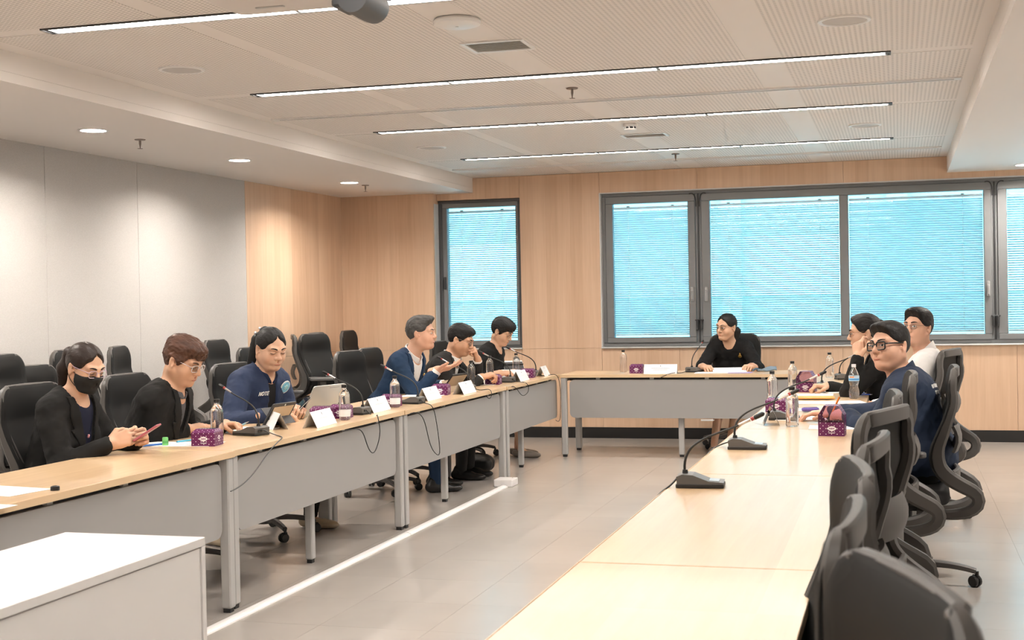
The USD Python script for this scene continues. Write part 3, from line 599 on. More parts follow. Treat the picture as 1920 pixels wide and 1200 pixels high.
class Field:
    def __init__(s, prims, h, lo=None, hi=None, inf=0.0):
        l, u = bounds(prims, inf+2*h); s.h = h
        s.lo = l if lo is None else np.maximum(l, lo); u = u if hi is None else np.minimum(u, hi)
        s.n = np.maximum(np.ceil((u-s.lo)/h).astype(int)+1, 2)
        s.ax = [s.lo[i]+h*np.arange(s.n[i]) for i in range(3)]; s.d = np.full(s.n, 0.5)
        for p in prims: s.put(p, inf)
    def put(s, p, inf=0.0):
        k, op = p['k'], p['op']
        if p['t'] == 'f': sl = (slice(None),)*3
        else:
            r = (max(p['ra'], p['rb']) if p['t'] == 'c' else max(p['r']))+(max(inf, 0) if op > 0 else 0)+k+2.5*s.h; q = [p['a'], p['b']] if p['t'] == 'c' else [p['a']]
            i0 = np.floor((np.min(q, 0)-r-s.lo)/s.h).astype(int); i1 = np.ceil((np.max(q, 0)+r-s.lo)/s.h).astype(int)+1
            i0 = np.clip(i0, 0, s.n); i1 = np.clip(i1, 0, s.n)
            if (i1 <= i0).any(): return
            sl = tuple(slice(a, b) for a, b in zip(i0, i1))
        X, Y, Z = np.ix_(s.ax[0][sl[0]], s.ax[1][sl[1]], s.ax[2][sl[2]])
        if p['t'] == 'c':
            a, ab = p['a'], p['b']-p['a']; L2 = ab @ ab+1e-12
            t = np.clip(((X-a[0])*ab[0]+(Y-a[1])*ab[1]+(Z-a[2])*ab[2])/L2, 0, 1)
            v = np.sqrt((X-a[0]-t*ab[0])**2+(Y-a[1]-t*ab[1])**2+(Z-a[2]-t*ab[2])**2)-(p['ra']+(p['rb']-p['ra'])*t)
        elif p['t'] == 'e':
            R, r, c = p['R'], p['r'], p['a']; x, y, z = X-c[0], Y-c[1], Z-c[2]
            q = [(R[0, i]*x+R[1, i]*y+R[2, i]*z)/r[i] for i in range(3)]
            k0 = np.sqrt(q[0]**2+q[1]**2+q[2]**2); k1 = np.sqrt((q[0]/r[0])**2+(q[1]/r[1])**2+(q[2]/r[2])**2)
            v = k0*(k0-1)/(k1+1e-9)
        else: v = p['f'](X, Y, Z)
        if op > 0 and p['t'] != 'f': v = v-inf
        d = s.d[sl]
        if op > 0:
            hh = np.maximum(k-np.abs(d-v), 0)/k; s.d[sl] = np.minimum(d, v)-hh*hh*k*0.25
        else:
            v = -v; hh = np.maximum(k-np.abs(d-v), 0)/k; s.d[sl] = np.maximum(d, v)+hh*hh*k*0.25
    def sample(s, P):
        q = (np.asarray(P, float)-s.lo)/s.h; q = np.clip(q, 0, np.array(s.n)-1.001); i = np.floor(q).astype(int); t = q-i; out = 0
        for c in np.ndindex(2, 2, 2):
            w = np.prod(np.where(np.array(c), t, 1-t), axis=-1); out = out+w*s.d[i[..., 0]+c[0], i[..., 1]+c[1], i[..., 2]+c[2]]
        return out
    def mesh(s):
        d = s.d; S = d < 0; n = np.array(d.shape)-1
        cnt = sum(S[a:a+n[0], b:b+n[1], c:c+n[2]].astype(np.int8) for a, b, c in np.ndindex(2, 2, 2))
        act = np.argwhere((cnt > 0) & (cnt < 8))
        if not len(act): return None
        co = np.array(list(np.ndindex(2, 2, 2))); val = np.stack([d[tuple((act+c).T)] for c in co], 1)
        acc = np.zeros((len(act), 3)); num = np.zeros(len(act))
        for i in range(8):
            for j in range(i+1, 8):
                if np.abs(co[i]-co[j]).sum() != 1: continue
                a, b = val[:, i], val[:, j]; m = (a < 0) != (b < 0); t = np.where(m, a/np.where(m, a-b, 1), 0)
                acc += np.where(m[:, None], co[i]+t[:, None]*(co[j]-co[i]), 0); num += m
        V = s.lo+s.h*(act+acc/num[:, None])
        idx = np.full(n, -1, np.int64); idx[tuple(act.T)] = np.arange(len(act)); F = []
        for ax in range(3):
            o = [k for k in range(3) if k != ax]; A = np.moveaxis(S, ax, 0); I = np.moveaxis(idx, ax, 0)
            e = A[:-1] != A[1:]; e = e[:, 1:-1, 1:-1]; w = np.argwhere(e)
            if not len(w): continue
            i, j, k = w[:, 0], w[:, 1]+1, w[:, 2]+1
            q = np.stack([I[i, j-1, k-1], I[i, j, k-1], I[i, j, k], I[i, j-1, k]], 1); fl = A[i, j, k] ^ (ax == 1)
            q = np.where(fl[:, None], q, q[:, ::-1]); F.append(q)
        Q = np.vstack(F); Q = Q[(Q >= 0).all(1)]
        return trimesh.Trimesh(V, np.vstack([Q[:, [0, 1, 2]], Q[:, [0, 2, 3]]]), process=False)
def smooth_disp(m, scale, amp, seed=0, R=None, stretch=(1, 1, 1), ridge=False):
    """moves the surface along its normals by noise: cloth folds, hair locks"""
    N = meshkit.arrays(m, True)[2]; P = m.vertices if R is None else m.vertices @ R
    f = meshkit.fbm(P*np.array(stretch)*scale+seed*7.3, 3, seed)-0.5
    if ridge: f = 0.5-np.abs(f)*4
    m.vertices = m.vertices+N*(f*amp)[:, None]; return m
def Rypr(yaw, pitch, roll=0):
    y, p, r = np.radians([yaw, pitch, roll]); f = np.array([math.cos(y)*math.cos(p), math.sin(y)*math.cos(p), -math.sin(p)])
    l = np.array([-math.sin(y), math.cos(y), 0]); u = np.cross(f, l); c, s = math.cos(r), math.sin(r)
    return np.stack([f, c*l+s*u, -s*l+c*u], 1)
def head_prims(fem, fat, lidded=False):
    j = 0.92 if fem else 1.0; f = fat*.55
    P = [ell((-.012, 0, .030), (.097, .077, .089), k=.02), ell((.018, 0, -.028), (.070, (.062+.006*f)*j, .086), k=.03),
         ell((.050, 0, -.092), (.033, .036*j, .026), k=.03)]
    for s in (-1, 1):
        P += [cap((-.012, s*(.058+.006*f)*j, -.050), (.046, s*.024*j, -.098), .022+.005*f, .018, k=.03), ell((.050, s*.037, -.036), (.034, .030+.004*f, .032+.004*f), k=.03),
              cap((.074, s*.046, .026), (.086, s*.016, .021), .012, .012, k=.018), ell((.098, s*.033, .000), (.017, .019, .011), k=.016, op=-1),
              ell((.0755, s*.0325, -.001), (.0145, .0185, .0115 if not lidded else .013), k=.006)]
    P += [cap((.088, 0, .010), (.106, 0, -.024), .0085, .0125, k=.016), ell((.106, 0, -.029), (.013, .013, .010), k=.008)]
    for s in (-1, 1): P += [ell((.097, s*.014, -.032), (.012, .0085, .0085), k=.008), ell((.104, s*.008, -.042), (.006, .0045, .005), k=.004, op=-1)]
    P += [ell((.082, 0, -.062), (.018, .030, .018), k=.018), cap((.104, -.020, -.0625), (.104, .020, -.0625), .0018, k=.006, op=-1), ell((.098, 0, -.050), (.006, .004, .009), k=.008, op=-1), cap((.099, -.014, -.078), (.099, .014, -.078), .004, k=.012, op=-1), ell((.074, 0, -.097), (.020, .024, .017), k=.02)]
    for s in (-1, 1):
        Re = Rypr(0, -12, 0) @ Rypr(s*24, 0, 0)
        P += [ell((-.018, s*.083, -.010), (.020, .0085, .034), Re, k=.007), ell((-.008, s*.0925, -.008), (.010, .006, .019), Re, k=.005, op=-1), ell((.0, s*.078, -.014), (.006, .006, .008), k=.006)]
    return P
HX = [-.14, -.085, -.045, -.022, -.004, .018, .045, .066, .088, .125]
HAIRLINE = {'short': [-.098, -.092, -.060, -.024, -.020, -.020, .014, .042, .060, .064], 'sides': [-.095, -.088, -.052, -.016, .006, .006, .022, .056, .092, .12],
            'back': [-.095, -.090, -.052, -.010, -.004, -.002, .016, .062, .10, .13], 'bob': [-.105, -.095, -.058, -.030, -.034, -.036, .006, .026, .034, .036]}
def hair_mesh(c, R, sc, line, t, extra, h=.0045, seed=1, amp=.006, ears=True, taper=.024, part=0.0, cut=()):
    P = [ell((-.014, 0, .031), (.098+t, .078+t*.9, .090+t), k=.02)]+xf(extra, np.eye(3), np.zeros(3))
    zs = HAIRLINE[line]
    loose = [p for p in P if p.get('loose')]; P = [p for p in P if not p.get('loose')]
    F = Field(P, h)
    F.put(fun(lambda X, Y, Z: (Z-np.interp(X, HX, zs)-.003*np.sin(Y*130+X*40)-part*(.030*np.exp(-(Y/.020)**2)-.010)*np.clip((X-.02)/.04, 0, 1))*.8, k=taper))
    for s_ in (-1, 1):
        if ears: F.put(ell((-.014, s_*.092, -.016), (.027, .030, .036), k=.006, op=-1))
    for q in cut: F.put(q)
    if loose:
        G = Field(P+loose, h); F2 = Field(loose, h, G.lo, G.lo+G.h*(G.n-1)); ms = [F.mesh(), F2.mesh()]
    else: ms = [F.mesh()]
    m = cat(*[x for x in ms if x is not None])
    Rh = np.eye(3)
    m = smooth_disp(m, 55, amp, seed, None, (0.35, 1.6, 0.6)); m = smooth_disp(m, 140, amp*.5, seed+3, None, (.3, 1.3, .5))
    m.vertices = (m.vertices*sc) @ R.T+c
    return m
def hand_prims(pose, side):
    cur = {'relax': [(18, 28, 18)]*4, 'flat': [(6, 8, 5)]*4, 'open': [(12, 14, 8), (8, 12, 8), (14, 18, 10), (24, 24, 12)], 'grip': [(38, 55, 30), (48, 60, 35), (52, 62, 35), (55, 62, 35)], 'fist': [(78, 88, 55), (80, 90, 55), (82, 90, 55), (82, 88, 50)],
           'pen': [(40, 48, 20), (46, 58, 28), (58, 66, 35), (62, 68, 38)], 'chin': [(30, 50, 30), (55, 70, 40), (62, 75, 40), (66, 75, 40)]}[pose]
    th = {'fist': [(.022, .028, -.010), (.050, .050, -.026), (.078, .040, -.040), (.095, .020, -.045)], 'grip': [(.020, .030, -.006), (.050, .054, -.020), (.078, .050, -.034), (.098, .040, -.042)],
          'pen': [(.020, .030, -.006), (.050, .050, -.022), (.080, .044, -.040), (.100, .034, -.050)], 'open': [(.018, .030, -.002), (.045, .062, -.004), (.066, .082, -.006), (.084, .096, -.010)]}.get(pose, [(.018, .030, -.005), (.046, .056, -.012), (.072, .068, -.018), (.094, .070, -.024)])
    B = [(.093, .030), (.097, .0095), (.092, -.0115), (.083, -.031)]; Ln = [(.043, .026, .021), (.047, .029, .021), (.043, .027, .021), (.033, .021, .019)]
    P = [cap((-.05, 0, 0), (.012, 0, 0), .0255, .0265, k=.02), ell((.052, 0, -.003), (.054, .041, .0165), k=.014)]
    for (bx_, by), ln, cu, r in zip(B, Ln, cur, (.0098, .0102, .0097, .0086)):
        P.append(cap((.020, by*.55, 0), (bx_, by, 0), .0135, .0115, k=.012)); p = np.array([bx_, by, 0.0]); a = 0; fan = by*1.6
        for i, (l, c) in enumerate(zip(ln, cu)):
            a += math.radians(c); d = np.array([math.cos(a)*math.cos(fan), math.sin(fan)*math.cos(a), -math.sin(a)]); q = p+l*d
            P.append(cap(p, q, r*(1-.08*i), r*(1-.08*(i+1)), k=.004)); p = q
    for a, b, r in zip(th[:-1], th[1:], (.0145, .0115, .0098)): P.append(cap(a, b, r, r*.88, k=.010 if r > .014 else .005))
    if side < 0: return P
    for p in P:
        p['a'] = p['a']*[1, -1, 1]
        if p['t'] == 'c': p['b'] = p['b']*[1, -1, 1]
    return P
def hand_frame(fd, back):
    x = unit(fd); z = np.asarray(back, float); z = unit(z-x*(z @ x)); return np.stack([x, np.cross(z, x), z], 1)
def ik(S, W, la, lb, pole):
    v = W-S; d = np.linalg.norm(v)
    if d > (la+lb)*.995: k = d/((la+lb)*.995); la *= k; lb *= k
    a = (la*la-lb*lb+d*d)/(2*d); hh = math.sqrt(max(la*la-a*a, 1e-6)); u = v/d; p = np.asarray(pole, float); p = unit(p-u*(p @ u))
    return S+u*a+p*hh
M_skins = {}
def skin(n, c):
    return mat('skin_'+n, c, 0.5, noise=(9, 0.07), specular_ior_level=0.4, subsurface_weight=0.06, subsurface_scale=0.006)
M_eyew, M_iris = mat('eye_white', (.62, .58, .55), .25), mat('iris_dark', (.012, .008, .006), .15)
M_lash = mat('lash_black', (.012, .01, .009), .6)
M_hairk = mat('hair_black', (.009, .008, .008), .52, bump=(160, .0014, (.25, 1, .5)), specular_ior_level=.3)
def cloth(n, c, rough=.85, sc=900): return mat('cloth_'+n, c, rough, bump=(sc, .0004), specular_ior_level=.25)
NPEOPLE = []
def person(label, head, yaw, facing, hands, skin_c, look, fem=False, size=1.0, wide=1.0, fat=0.0, pitch=0, roll=0, hs=1.0, hipback=None, feet=None, twist=0, seat=.535, bare_legs=False, trunk=.53):
    """head: centre of the head in the room; yaw/pitch: where the face looks; facing: where the trunk faces;
    hands: {side: (wrist, finger direction, back-of-hand direction, pose)}, side -1 right, +1 left; look: builder of hair and clothes"""
    hd = np.array(head, float); f = np.array([math.cos(math.radians(facing)), math.sin(math.radians(facing)), 0]); l = np.array([-f[1], f[0], 0])
    Rh = Rypr(yaw, pitch, roll); nk = hd-.035*Rh[:, 0]*hs-np.array([0, 0, .155*size])-.035*f
    dz = nk[2]-seat-.03; T = trunk*size; back = math.sqrt(max(T*T-dz*dz, .02**2)) if hipback is None else hipback
    hip = nk-f*back-np.array([0, 0, dz]); base = np.array([hip[0], hip[1], 0.0])
    t = thing('person', label, 'person', base)
    hd = hd-base; nk = nk-base; hip = hip-base; u = unit(nk-hip); sp = np.linalg.norm(nk-hip)/.54
    ff = unit(f-u*(f @ u)); ll = np.cross(u, ff); RT = np.stack([ff, ll, u], 1)
    ct, st_ = math.cos(math.radians(twist)), math.sin(math.radians(twist)); RS = np.stack([ff*ct+ll*st_, ll*ct-ff*st_, u], 1)
    w = wide*(0.90 if fem else 1.0)
    TP = lambda R_, x, y, z: hip+R_ @ np.array([x, y, z*sp])
    SH = {s: TP(RS, -.012, s*.158*w, .462) for s in (-1, 1)}
    tor = [ell(TP(RT, -.02, 0, .05), (.125+fat*.4, .168*w+fat*.5, .125), RT, k=.05), ell(TP(RT, .0+fat*.4, 0, .19), (.108+fat*.8, .140*w+fat*.8, .16), RT, k=.06),
           ell(TP(RS, -.005, 0, .35), (.108+fat*.3, .158*w+fat*.3, .17), RS, k=.06), ell(TP(RS, -.028, 0, .43), (.085, .155*w, .095), RS, k=.05),
           cap(SH[-1]*.82+SH[1]*.18, SH[1]*.82+SH[-1]*.18, .058, k=.05)]
    for s in (-1, 1):
        tor.append(cap(TP(RS, -.028, s*.045, .525), TP(RS, -.024, s*.13*w, .488), .040, .042, k=.04))
        if fem: tor.append(ell(TP(RS, .072, s*.068, .315), (.052, .062, .058), RS, k=.035))
    hnd_mix = {'fist': .3, 'chin': .25, 'open': .25}
    up_, fo_ = .285*size, .25*size; arms = {}; H = {}
    for s, hnd in hands.items():
        Wp, fd, bk, pose = hnd[:4]; Wp = np.array(Wp, float)-base
        pole = np.array(hnd[4] if len(hnd) > 4 else -f*.5-np.array([0, 0, .75])+s*l*.55)
        E = ik(SH[s], Wp, up_, fo_, pole); arms[s] = (SH[s], E, Wp); H[s] = (Wp, hand_frame(unit(fd)+hnd_mix.get(pose, .55)*unit(Wp-E), bk), pose)
    af = 1.0+fat*2.0
    def armp(s, cut=1.0, r0=.050, r1=.043, r2=.027):
        S, E, Wp = arms[s]; return [cap(S, E, r0*af, r1*af, k=.03), cap(E, E+(Wp-E)*cut, r1*.98*af, r1*.98*af+(r2-r1*.98*af)*cut, k=.015)]
    nb = hd+Rh @ np.array([-.030, 0, -.075])*hs
    neck = cap(nk-u*.02, nb, (.060 if not fem else .050)*(1+fat*1.5), (.056 if not fem else .047)*(1+fat*2.0), k=.035)
    # legs
    knee, ank = {}, {}
    for s in (-1, 1):
        hp = hip+l*s*.085; ft = None if not feet else feet.get(s)
        a = np.array([ft[0]-base[0], ft[1]-base[1], 0]) if ft is not None else hip+f*.40+l*s*.11
        ank[s] = np.array([a[0], a[1], .085]); K = ik(hp, ank[s], .43, .42, f*.6+np.array([0, 0, 1.0])); knee[s] = K
    legs = []
    for s in (-1, 1): legs += [cap(hip+l*s*.085-np.array([0, 0, .02]), knee[s], .082, .058, k=.04), cap(knee[s], ank[s], .052, .036, k=.02), ]
    feetp = []
    for s in (-1, 1):
        d = f if not feet or len(feet.get(s, (0, 0))) < 4 else np.array([*feet[s][2:4], 0.0]); d = unit(d); feetp.append((ank[s], d))
    # ---- skin: fine head and hands, coarse rest, one mesh
    Hp = xf(head_prims(fem, look.get('jowl', 0), look.get('lid', False)), Rh, hd, hs)
    lo = np.minimum(hd-.15, nk-.13); hi = hd+.16
    HF = Field(Hp+[neck]+[dict(p) for p in tor], .0036, lo, hi, 0.0)
    parts = [HF.mesh()]
    coarse = Field([dict(p) for p in tor]+[neck]+sum([armp(s) for s in arms], [])+legs+[cap(a_+np.array([0, 0, -.03]), a_+d_*.14+np.array([0, 0, -.06]), .034, .022, k=.02) for a_, d_ in feetp], .016, None, None, -.004).mesh()
    parts.append(coarse)
    for s, (Wp, Rm, pose) in H.items():
        HPm = xf(hand_prims(pose, s), Rm, Wp, look.get('hand', 1.0)*size); S, E, _ = arms[s]
        parts.append(Field(HPm+[cap(E+(Wp-E)*.45, Wp, .034*af, .0265, k=.02)], .0028).mesh())
    sk = skin(*skin_c)
    obj('body', cat(*parts), sk, t, smooth=True)
    # ---- face
    def surf(y, z):
        x = np.linspace(.13, .02, 120); q = HF.sample((np.column_stack([x, np.full(120, y), np.full(120, z)])*hs) @ Rh.T+hd); i = np.argmax(q < 0); return x[i]
    P2W = lambda p: (np.asarray(p, float)*hs) @ Rh.T+hd
    def lens_shape(x, y, z, rx, ry, rz, Rl=np.eye(3)):
        m = trimesh.creation.icosphere(2); m.vertices = P2W((m.vertices*[rx, ry, rz]) @ Rl.T+[x, y, z]); return m
    gz = look.get('gaze', 0)
    if not look.get('noface'):
        for s in (-1, 1):
            xe = surf(s*.0325, 0)
            if not look.get('lid'):
                Rl = Rypr(s*14, 0)
                e = obj('eye', lens_shape(xe-.0035, s*.0325, .0005, .0058, .0142, .0056, Rl), M_eyew, t, smooth=True)
                obj('iris', lens_shape(xe+.0006, s*.0325+gz*.006, .0008, .0026, .0058, .0056, Rl), M_iris, e, smooth=True)
            ys = np.linspace(-.0165, .0165, 9); zz = (-.003 if look.get('lid') else .0055)-(ys/.0165)**2*(.0045 if not look.get('lid') else -.003)
            obj('lash', tube([P2W((surf(s*.0325+y, z)+.0008, s*.0325+y, z)) for y, z in zip(ys, zz)], .0016*hs, 5), M_lash, t)
            yb = np.linspace(.013, .052, 9); zb = .0235+.006*np.sin((yb-.013)/.039*2.4)-look.get('frown', 0)*.004*(1-(yb-.013)/.039)
            rb = np.array([.0028, .0042, .0046, .0046, .0042, .0037, .0031, .0024, .0014])*look.get('brow', 1.0)
            obj('eyebrow', tube([P2W((surf(s*y, z)+.0002, s*y, z)) for y, z in zip(yb, zb)], rb*hs, 6), look.get('hairmat', M_hairk), t, smooth=True)
    if look.get('mask') is None and not look.get('nomouth'):
        ml = mat('lip_'+skin_c[0], tuple(np.array(skin_c[1])*np.array(look.get('lipc', (.74, .46, .46)))), .45)
        xl = surf(0, -.057); x2 = surf(0, -.070)
        obj('lips', cat(lens_shape(xl-.002, 0, -.0575, .0050, .0235, .0048), lens_shape(x2-.002, 0, -.0685, .0054, .0200, .0056)), ml, t, smooth=True)
    if look.get('glasses'):
        gm, lw, rr, wd, ht, gx = look['glasses']; g = None; xg = max(surf(.033, .0), surf(.033, .02), surf(.02, .0))+.011
        g = node('glasses', t)
        for s in (-1, 1):
            q = rrect(wd, ht, rr, 4); ring3 = [P2W((xg-.010*((a_)/wd+.0)*s*.0-.006*abs(s*.0335+a_)/.06, s*.0335+a_, -.002+b_)) for a_, b_ in np.vstack([q, q[:2]])]
            obj('rim', tube(ring3, lw*hs, 6), gm, g, smooth=True)
            cen = np.mean(ring3[:-2], 0); obj('lens', trimesh.Trimesh(np.vstack([ring3[:-2], cen]), [(i, (i+1) % len(q), len(q)) for i in range(len(q))], process=False), M_glass, g)
            ear = (-.012, s*.0835, .012)
            obj('temple', tube([P2W(p) for p in ((xg-.008, s*(.0335+wd/2), .006), (xg-.02, s*(.0345+wd/2+.008), .008), (.02, s*.083, .011), ear, (-.03, s*.080, -.008))], lw*hs*1.05, 6), gm, g, smooth=True)
        obj('bridge', tube([P2W(p) for p in ((xg-.003, -.0335+wd/2, .004), (xg+.001, 0, .007), (xg-.003, .0335-wd/2, .004))], lw*hs, 6), gm, g)
    if look.get('mask'):
        mf = Field(Hp, .004, None, None, .005*hs)
        RI = Rh.T
        def reg(X, Y, Z):
            x = (RI[0, 0]*(X-hd[0])+RI[0, 1]*(Y-hd[1])+RI[0, 2]*(Z-hd[2]))/hs; y = (RI[1, 0]*(X-hd[0])+RI[1, 1]*(Y-hd[1])+RI[1, 2]*(Z-hd[2]))/hs; z = (RI[2, 0]*(X-hd[0])+RI[2, 1]*(Y-hd[1])+RI[2, 2]*(Z-hd[2]))/hs
            return np.maximum.reduce([z-(-.012-.15*np.abs(y)), -.118-z, (.012+.3*np.maximum(-.07-z, 0))-x])
        mf.put(fun(lambda X, Y, Z: -reg(X, Y, Z), k=.004)); mk = obj('face_mask', mf.mesh(), look['mask'], t, smooth=True, label='black face mask over nose and mouth')
        for s in (-1, 1):
            for za, zb in ((-.030, .006), (-.090, -.036)):
                obj('ear_loop', tube([P2W(p) for p in ((.018, s*.0655*(.92 if za < -.05 else 1.0), za), (-.002, s*.080, (za+zb)/2), (-.022, s*.085, zb))], .0016, 5), look['mask'], mk)
    ctx = dict(t=t, hd=hd, Rh=Rh, hs=hs, RT=RT, RS=RS, TP=TP, tor=tor, neck=neck, nb=nb, nk=nk, armp=armp, arms=arms, hip=hip, legs=legs, knee=knee, ank=ank, feetp=feetp, f=f, l=l, u=u, sp=sp, P2W=P2W, H=H, base=base, af=af, fem=fem, w=w)
    look['dress'](ctx)
    return t
def tcoords(c, R=None):
    R = c['RS'] if R is None else R; h = c['hip']
    return lambda X, Y, Z: tuple(R[0, i]*(X-h[0])+R[1, i]*(Y-h[1])+R[2, i]*(Z-h[2]) for i in range(3))
def hair(c, m, line, t=.012, extra=(), **kw):
    return obj('hair', hair_mesh(c['hd'], c['Rh'], c['hs'], line, t, list(extra), **kw), m, c['t'], smooth=True)
def lo_(p): p['loose'] = True; return p
def jacket(c, m, inf=.015, ub=.20, wtop=.072, sleeve=.93, seed=1, name='jacket', lapel=True, hem=None, h=.008, const=None, hole=.070, fold=.017, cuffr=.040, arms_=True):
    tc = tcoords(c)
    P = [dict(p) for p in c['tor']]; SL = sum([c['armp'](s, sleeve, .050, .042, cuffr-inf) for s in c['arms']], [])
    for q in SL: q['k'] = .03
    sp = c['sp']
    def wid(uu): return np.interp(uu/sp, [ub, .53, .60], [0.0, wtop, wtop+.01]) if const is None else const+0*uu
    cuts = [cap(c['nk']-c['u']*.012+c['RT'][:, 0]*.012, c['nb']+(c['nb']-c['nk'])*.5, hole, hole+.012, k=.006, op=-1)]
    if ub is not None:
        def vee(X, Y, Z):
            a, b, u_ = tc(X, Y, Z); return np.maximum(np.abs(b)-wid(u_), np.maximum(.0-a, (ub*sp-u_) if const is None else -9))
        cuts.append(fun(vee, k=.004))
    lo_b, hi_b = bounds(P+SL, inf+2*h)
    F = Field(P+cuts+SL, h, None, None, inf); g = F.mesh()
    smooth_disp(g, 13, fold, seed); smooth_disp(g, 30, fold*.5, seed+5)
    j = obj(name, g, m, c['t'], smooth=True)
    if lapel and ub is not None:
        cen = c['TP'](c['RS'], .08, 0, .36); L_ = Field([dict(p) for p in c['tor']]+cuts[:1], .0055, cen-.26, cen+.26, inf+.004)
        def band(X, Y, Z):
            a, b, u_ = tc(X, Y, Z); v = u_/sp; lw = np.interp(v, [ub, ub+.05, .40, .405, .47, .545], [.012, .030, .066, .048, .058, .034]); b = np.abs(b); w_ = wid(u_)
            return np.maximum.reduce([w_-.002-b, b-w_-lw, -.01-a, ub*sp-u_, u_-.56*sp])
        d = L_.d; L_.d = np.maximum(np.abs(d)-.0045, band(*np.ix_(*L_.ax)))
        lm = L_.mesh()
        if lm is not None: obj('lapel', lm, m, c['t'], smooth=40)
    return j
def shirt(c, m, inf=.006, collar=True, name='shirt', h=.009, col_h=.038, gap=.030):
    cen = c['TP'](c['RS'], .08, 0, .36)
    F = Field([dict(p) for p in c['tor']]+[cap(c['nk']-c['u']*.012+c['RT'][:, 0]*.006, c['nb']+(c['nb']-c['nk'])*.5, .058, .075, k=.006, op=-1)], h, cen-.24, cen+.26, inf)
    s = obj(name, F.mesh(), m, c['t'], smooth=True)
    if collar: collar_(c, m, s, col_h, gap)
    return s
def collar_(c, m, parent, col_h=.038, gap=.03, th=.0042, off=.0085):
    ax = unit(c['nb']-c['nk']); o = c['nk']-ax*.012; R = c['RS']; fwd = unit(R[:, 0]-ax*(R[:, 0] @ ax)); lf = np.cross(ax, fwd)
    F = Field([dict(c['neck'])], .0042, c['nk']-.13, c['nk']+.15, off+.006)
    X, Y, Z = np.ix_(*F.ax); q = [X-o[0], Y-o[1], Z-o[2]]; dt = lambda v: v[0]*q[0]+v[1]*q[1]+v[2]*q[2]
    a, b, z = dt(fwd), dt(lf), dt(ax)
    zt = z+a*.35
    F.d = np.maximum.reduce([np.abs(F.d)-th, -.012-zt, zt-col_h, np.where(a > 0, gap*np.clip((zt+.012)/(col_h+.012), .15, 1)-np.abs(b), -1)])
    g = F.mesh()
    if g is not None: obj('collar', g, m, parent, smooth=40)
def cuff(c, s, m, a0=.90, a1=1.0, r=.034, name='cuff'):
    S, E, W_ = c['arms'][s]; q = [E+(W_-E)*k for k in np.linspace(a0, a1, 4)]
    obj(name, tube(q, r, 14), m, c['t'], smooth=40)
def trousers(c, m, inf=.010, seed=3, name='trousers', h=.014, shorts=None):
    P = [dict(p) for p in c['tor'][:1]]+[dict(p) for p in c['legs']]
    if shorts: P = [dict(p) for p in c['tor'][:1]]+[cap(c['hip']+c['l']*s*.085-np.array([0, 0, .02]), c['knee'][s], .085, .066, k=.06) for s in (-1, 1)]
    g = Field(P, h, None, None, inf).mesh(); smooth_disp(g, 12, .010, seed); obj(name, g, m, c['t'], smooth=True)
def shoes(c, m, sole=None, low=False):
    for a, d in c['feetp']:
        P = [cap(a+np.array([0, 0, -.042])-d*.045, a+np.array([0, 0, -.05])+d*.07, .040, .040, k=.03), ell(a+d*.12+np.array([0, 0, -.058]), (.085, .042, .030), np.stack([d, np.cross([0, 0, 1], d), [0, 0, 1]], 1), k=.03)]
        if not low: P.append(cap(a+np.array([0, 0, -.03])-d*.02, a+np.array([0, 0, .0])-d*.02, .042, .042, k=.02))
        zf = .003-0
        F = Field(P, .007); F.put(fun(lambda X, Y, Z: Z-.004+0*X+0*Y, k=.004))
        if low: F.put(fun(lambda X, Y, Z: .062-Z-.25*((X-a[0])*d[0]+(Y-a[1])*d[1])*0, k=.006))
        obj('shoe', F.mesh(), m, c['t'], smooth=True)
SK1, SK2, SK3, SK4 = ('fair', (.63, .385, .26)), ('warm', (.60, .35, .225)), ('rosy', (.62, .36, .25)), ('tan', (.56, .32, .205))
C_black = cloth('black_suit', (.011, .0108, .0104)); C_char = cloth('charcoal_suit', (.022, .0215, .0215)); C_navy = cloth('navy_bomber', (.022, .036, .082), .7)
C_blue = cloth('blue_suit', (.014, .034, .075)); C_white = cloth('white_shirt', (.78, .77, .76), .8); C_dknavy = cloth('dark_navy_top', (.012, .015, .035)); C_blk2 = cloth('black_dress', (.007, .007, .0075), .8)
C_navy2 = cloth('navy_jacket', (.020, .032, .062), .75); C_tee = cloth('black_tee', (.012, .012, .013)); C_rib = cloth('navy_rib', (.016, .026, .06), .9, 300)
M_shoe = mat('black_leather', (.012, .012, .012), .18); M_sand = mat('beige_shoe', (.42, .34, .24), .4); M_sandg = mat('grey_sandal', (.20, .17, .145), .4); M_gold = mat('gold', (.80, .52, .15), .25, metallic=1.0)
M_specs = mat('clear_frame', (.62, .58, .60), .2); M_specb = mat('black_frame', (.010, .010, .010), .2); M_wire = mat('wire_frame', (.30, .24, .20), .3, metallic=.8); M_pink = mat('violet_frame', (.60, .48, .60), .2)
M_hairb = mat('hair_brown', (.075, .033, .020), .45, noise=(60, .45, (.3, 1, .5)), bump=(160, .0014, (.25, 1, .5)), specular_ior_level=.3); M_hairg = mat('hair_greying', (.060, .058, .056), .5, noise=(80, .6, (.3, 1, .5)), bump=(160, .0014, (.25, 1, .5)), specular_ior_level=.3)
M_haird = mat('hair_dark_brown', (.022, .013, .010), .40, bump=(160, .0014, (.25, 1, .5)), specular_ior_level=.3)
def patch(c, R, at, r, m, name, th=.003, label=None, shape=None):
    """flat emblem on the chest; at = trunk coordinates of a point outside the cloth, found by walking in"""
    fw = R[:, 0]; o = c['TP'](R, *at)
    g = shape if shape is not None else lathe([(0, 0), (r, 0), (r*.97, th), (0, th)], 20)
    M3 = np.stack([R[:, 1], R[:, 2], fw], 1); g = g.copy(); g.vertices = g.vertices @ M3.T+o
    return obj(name, g, m, c['t'], label=label)
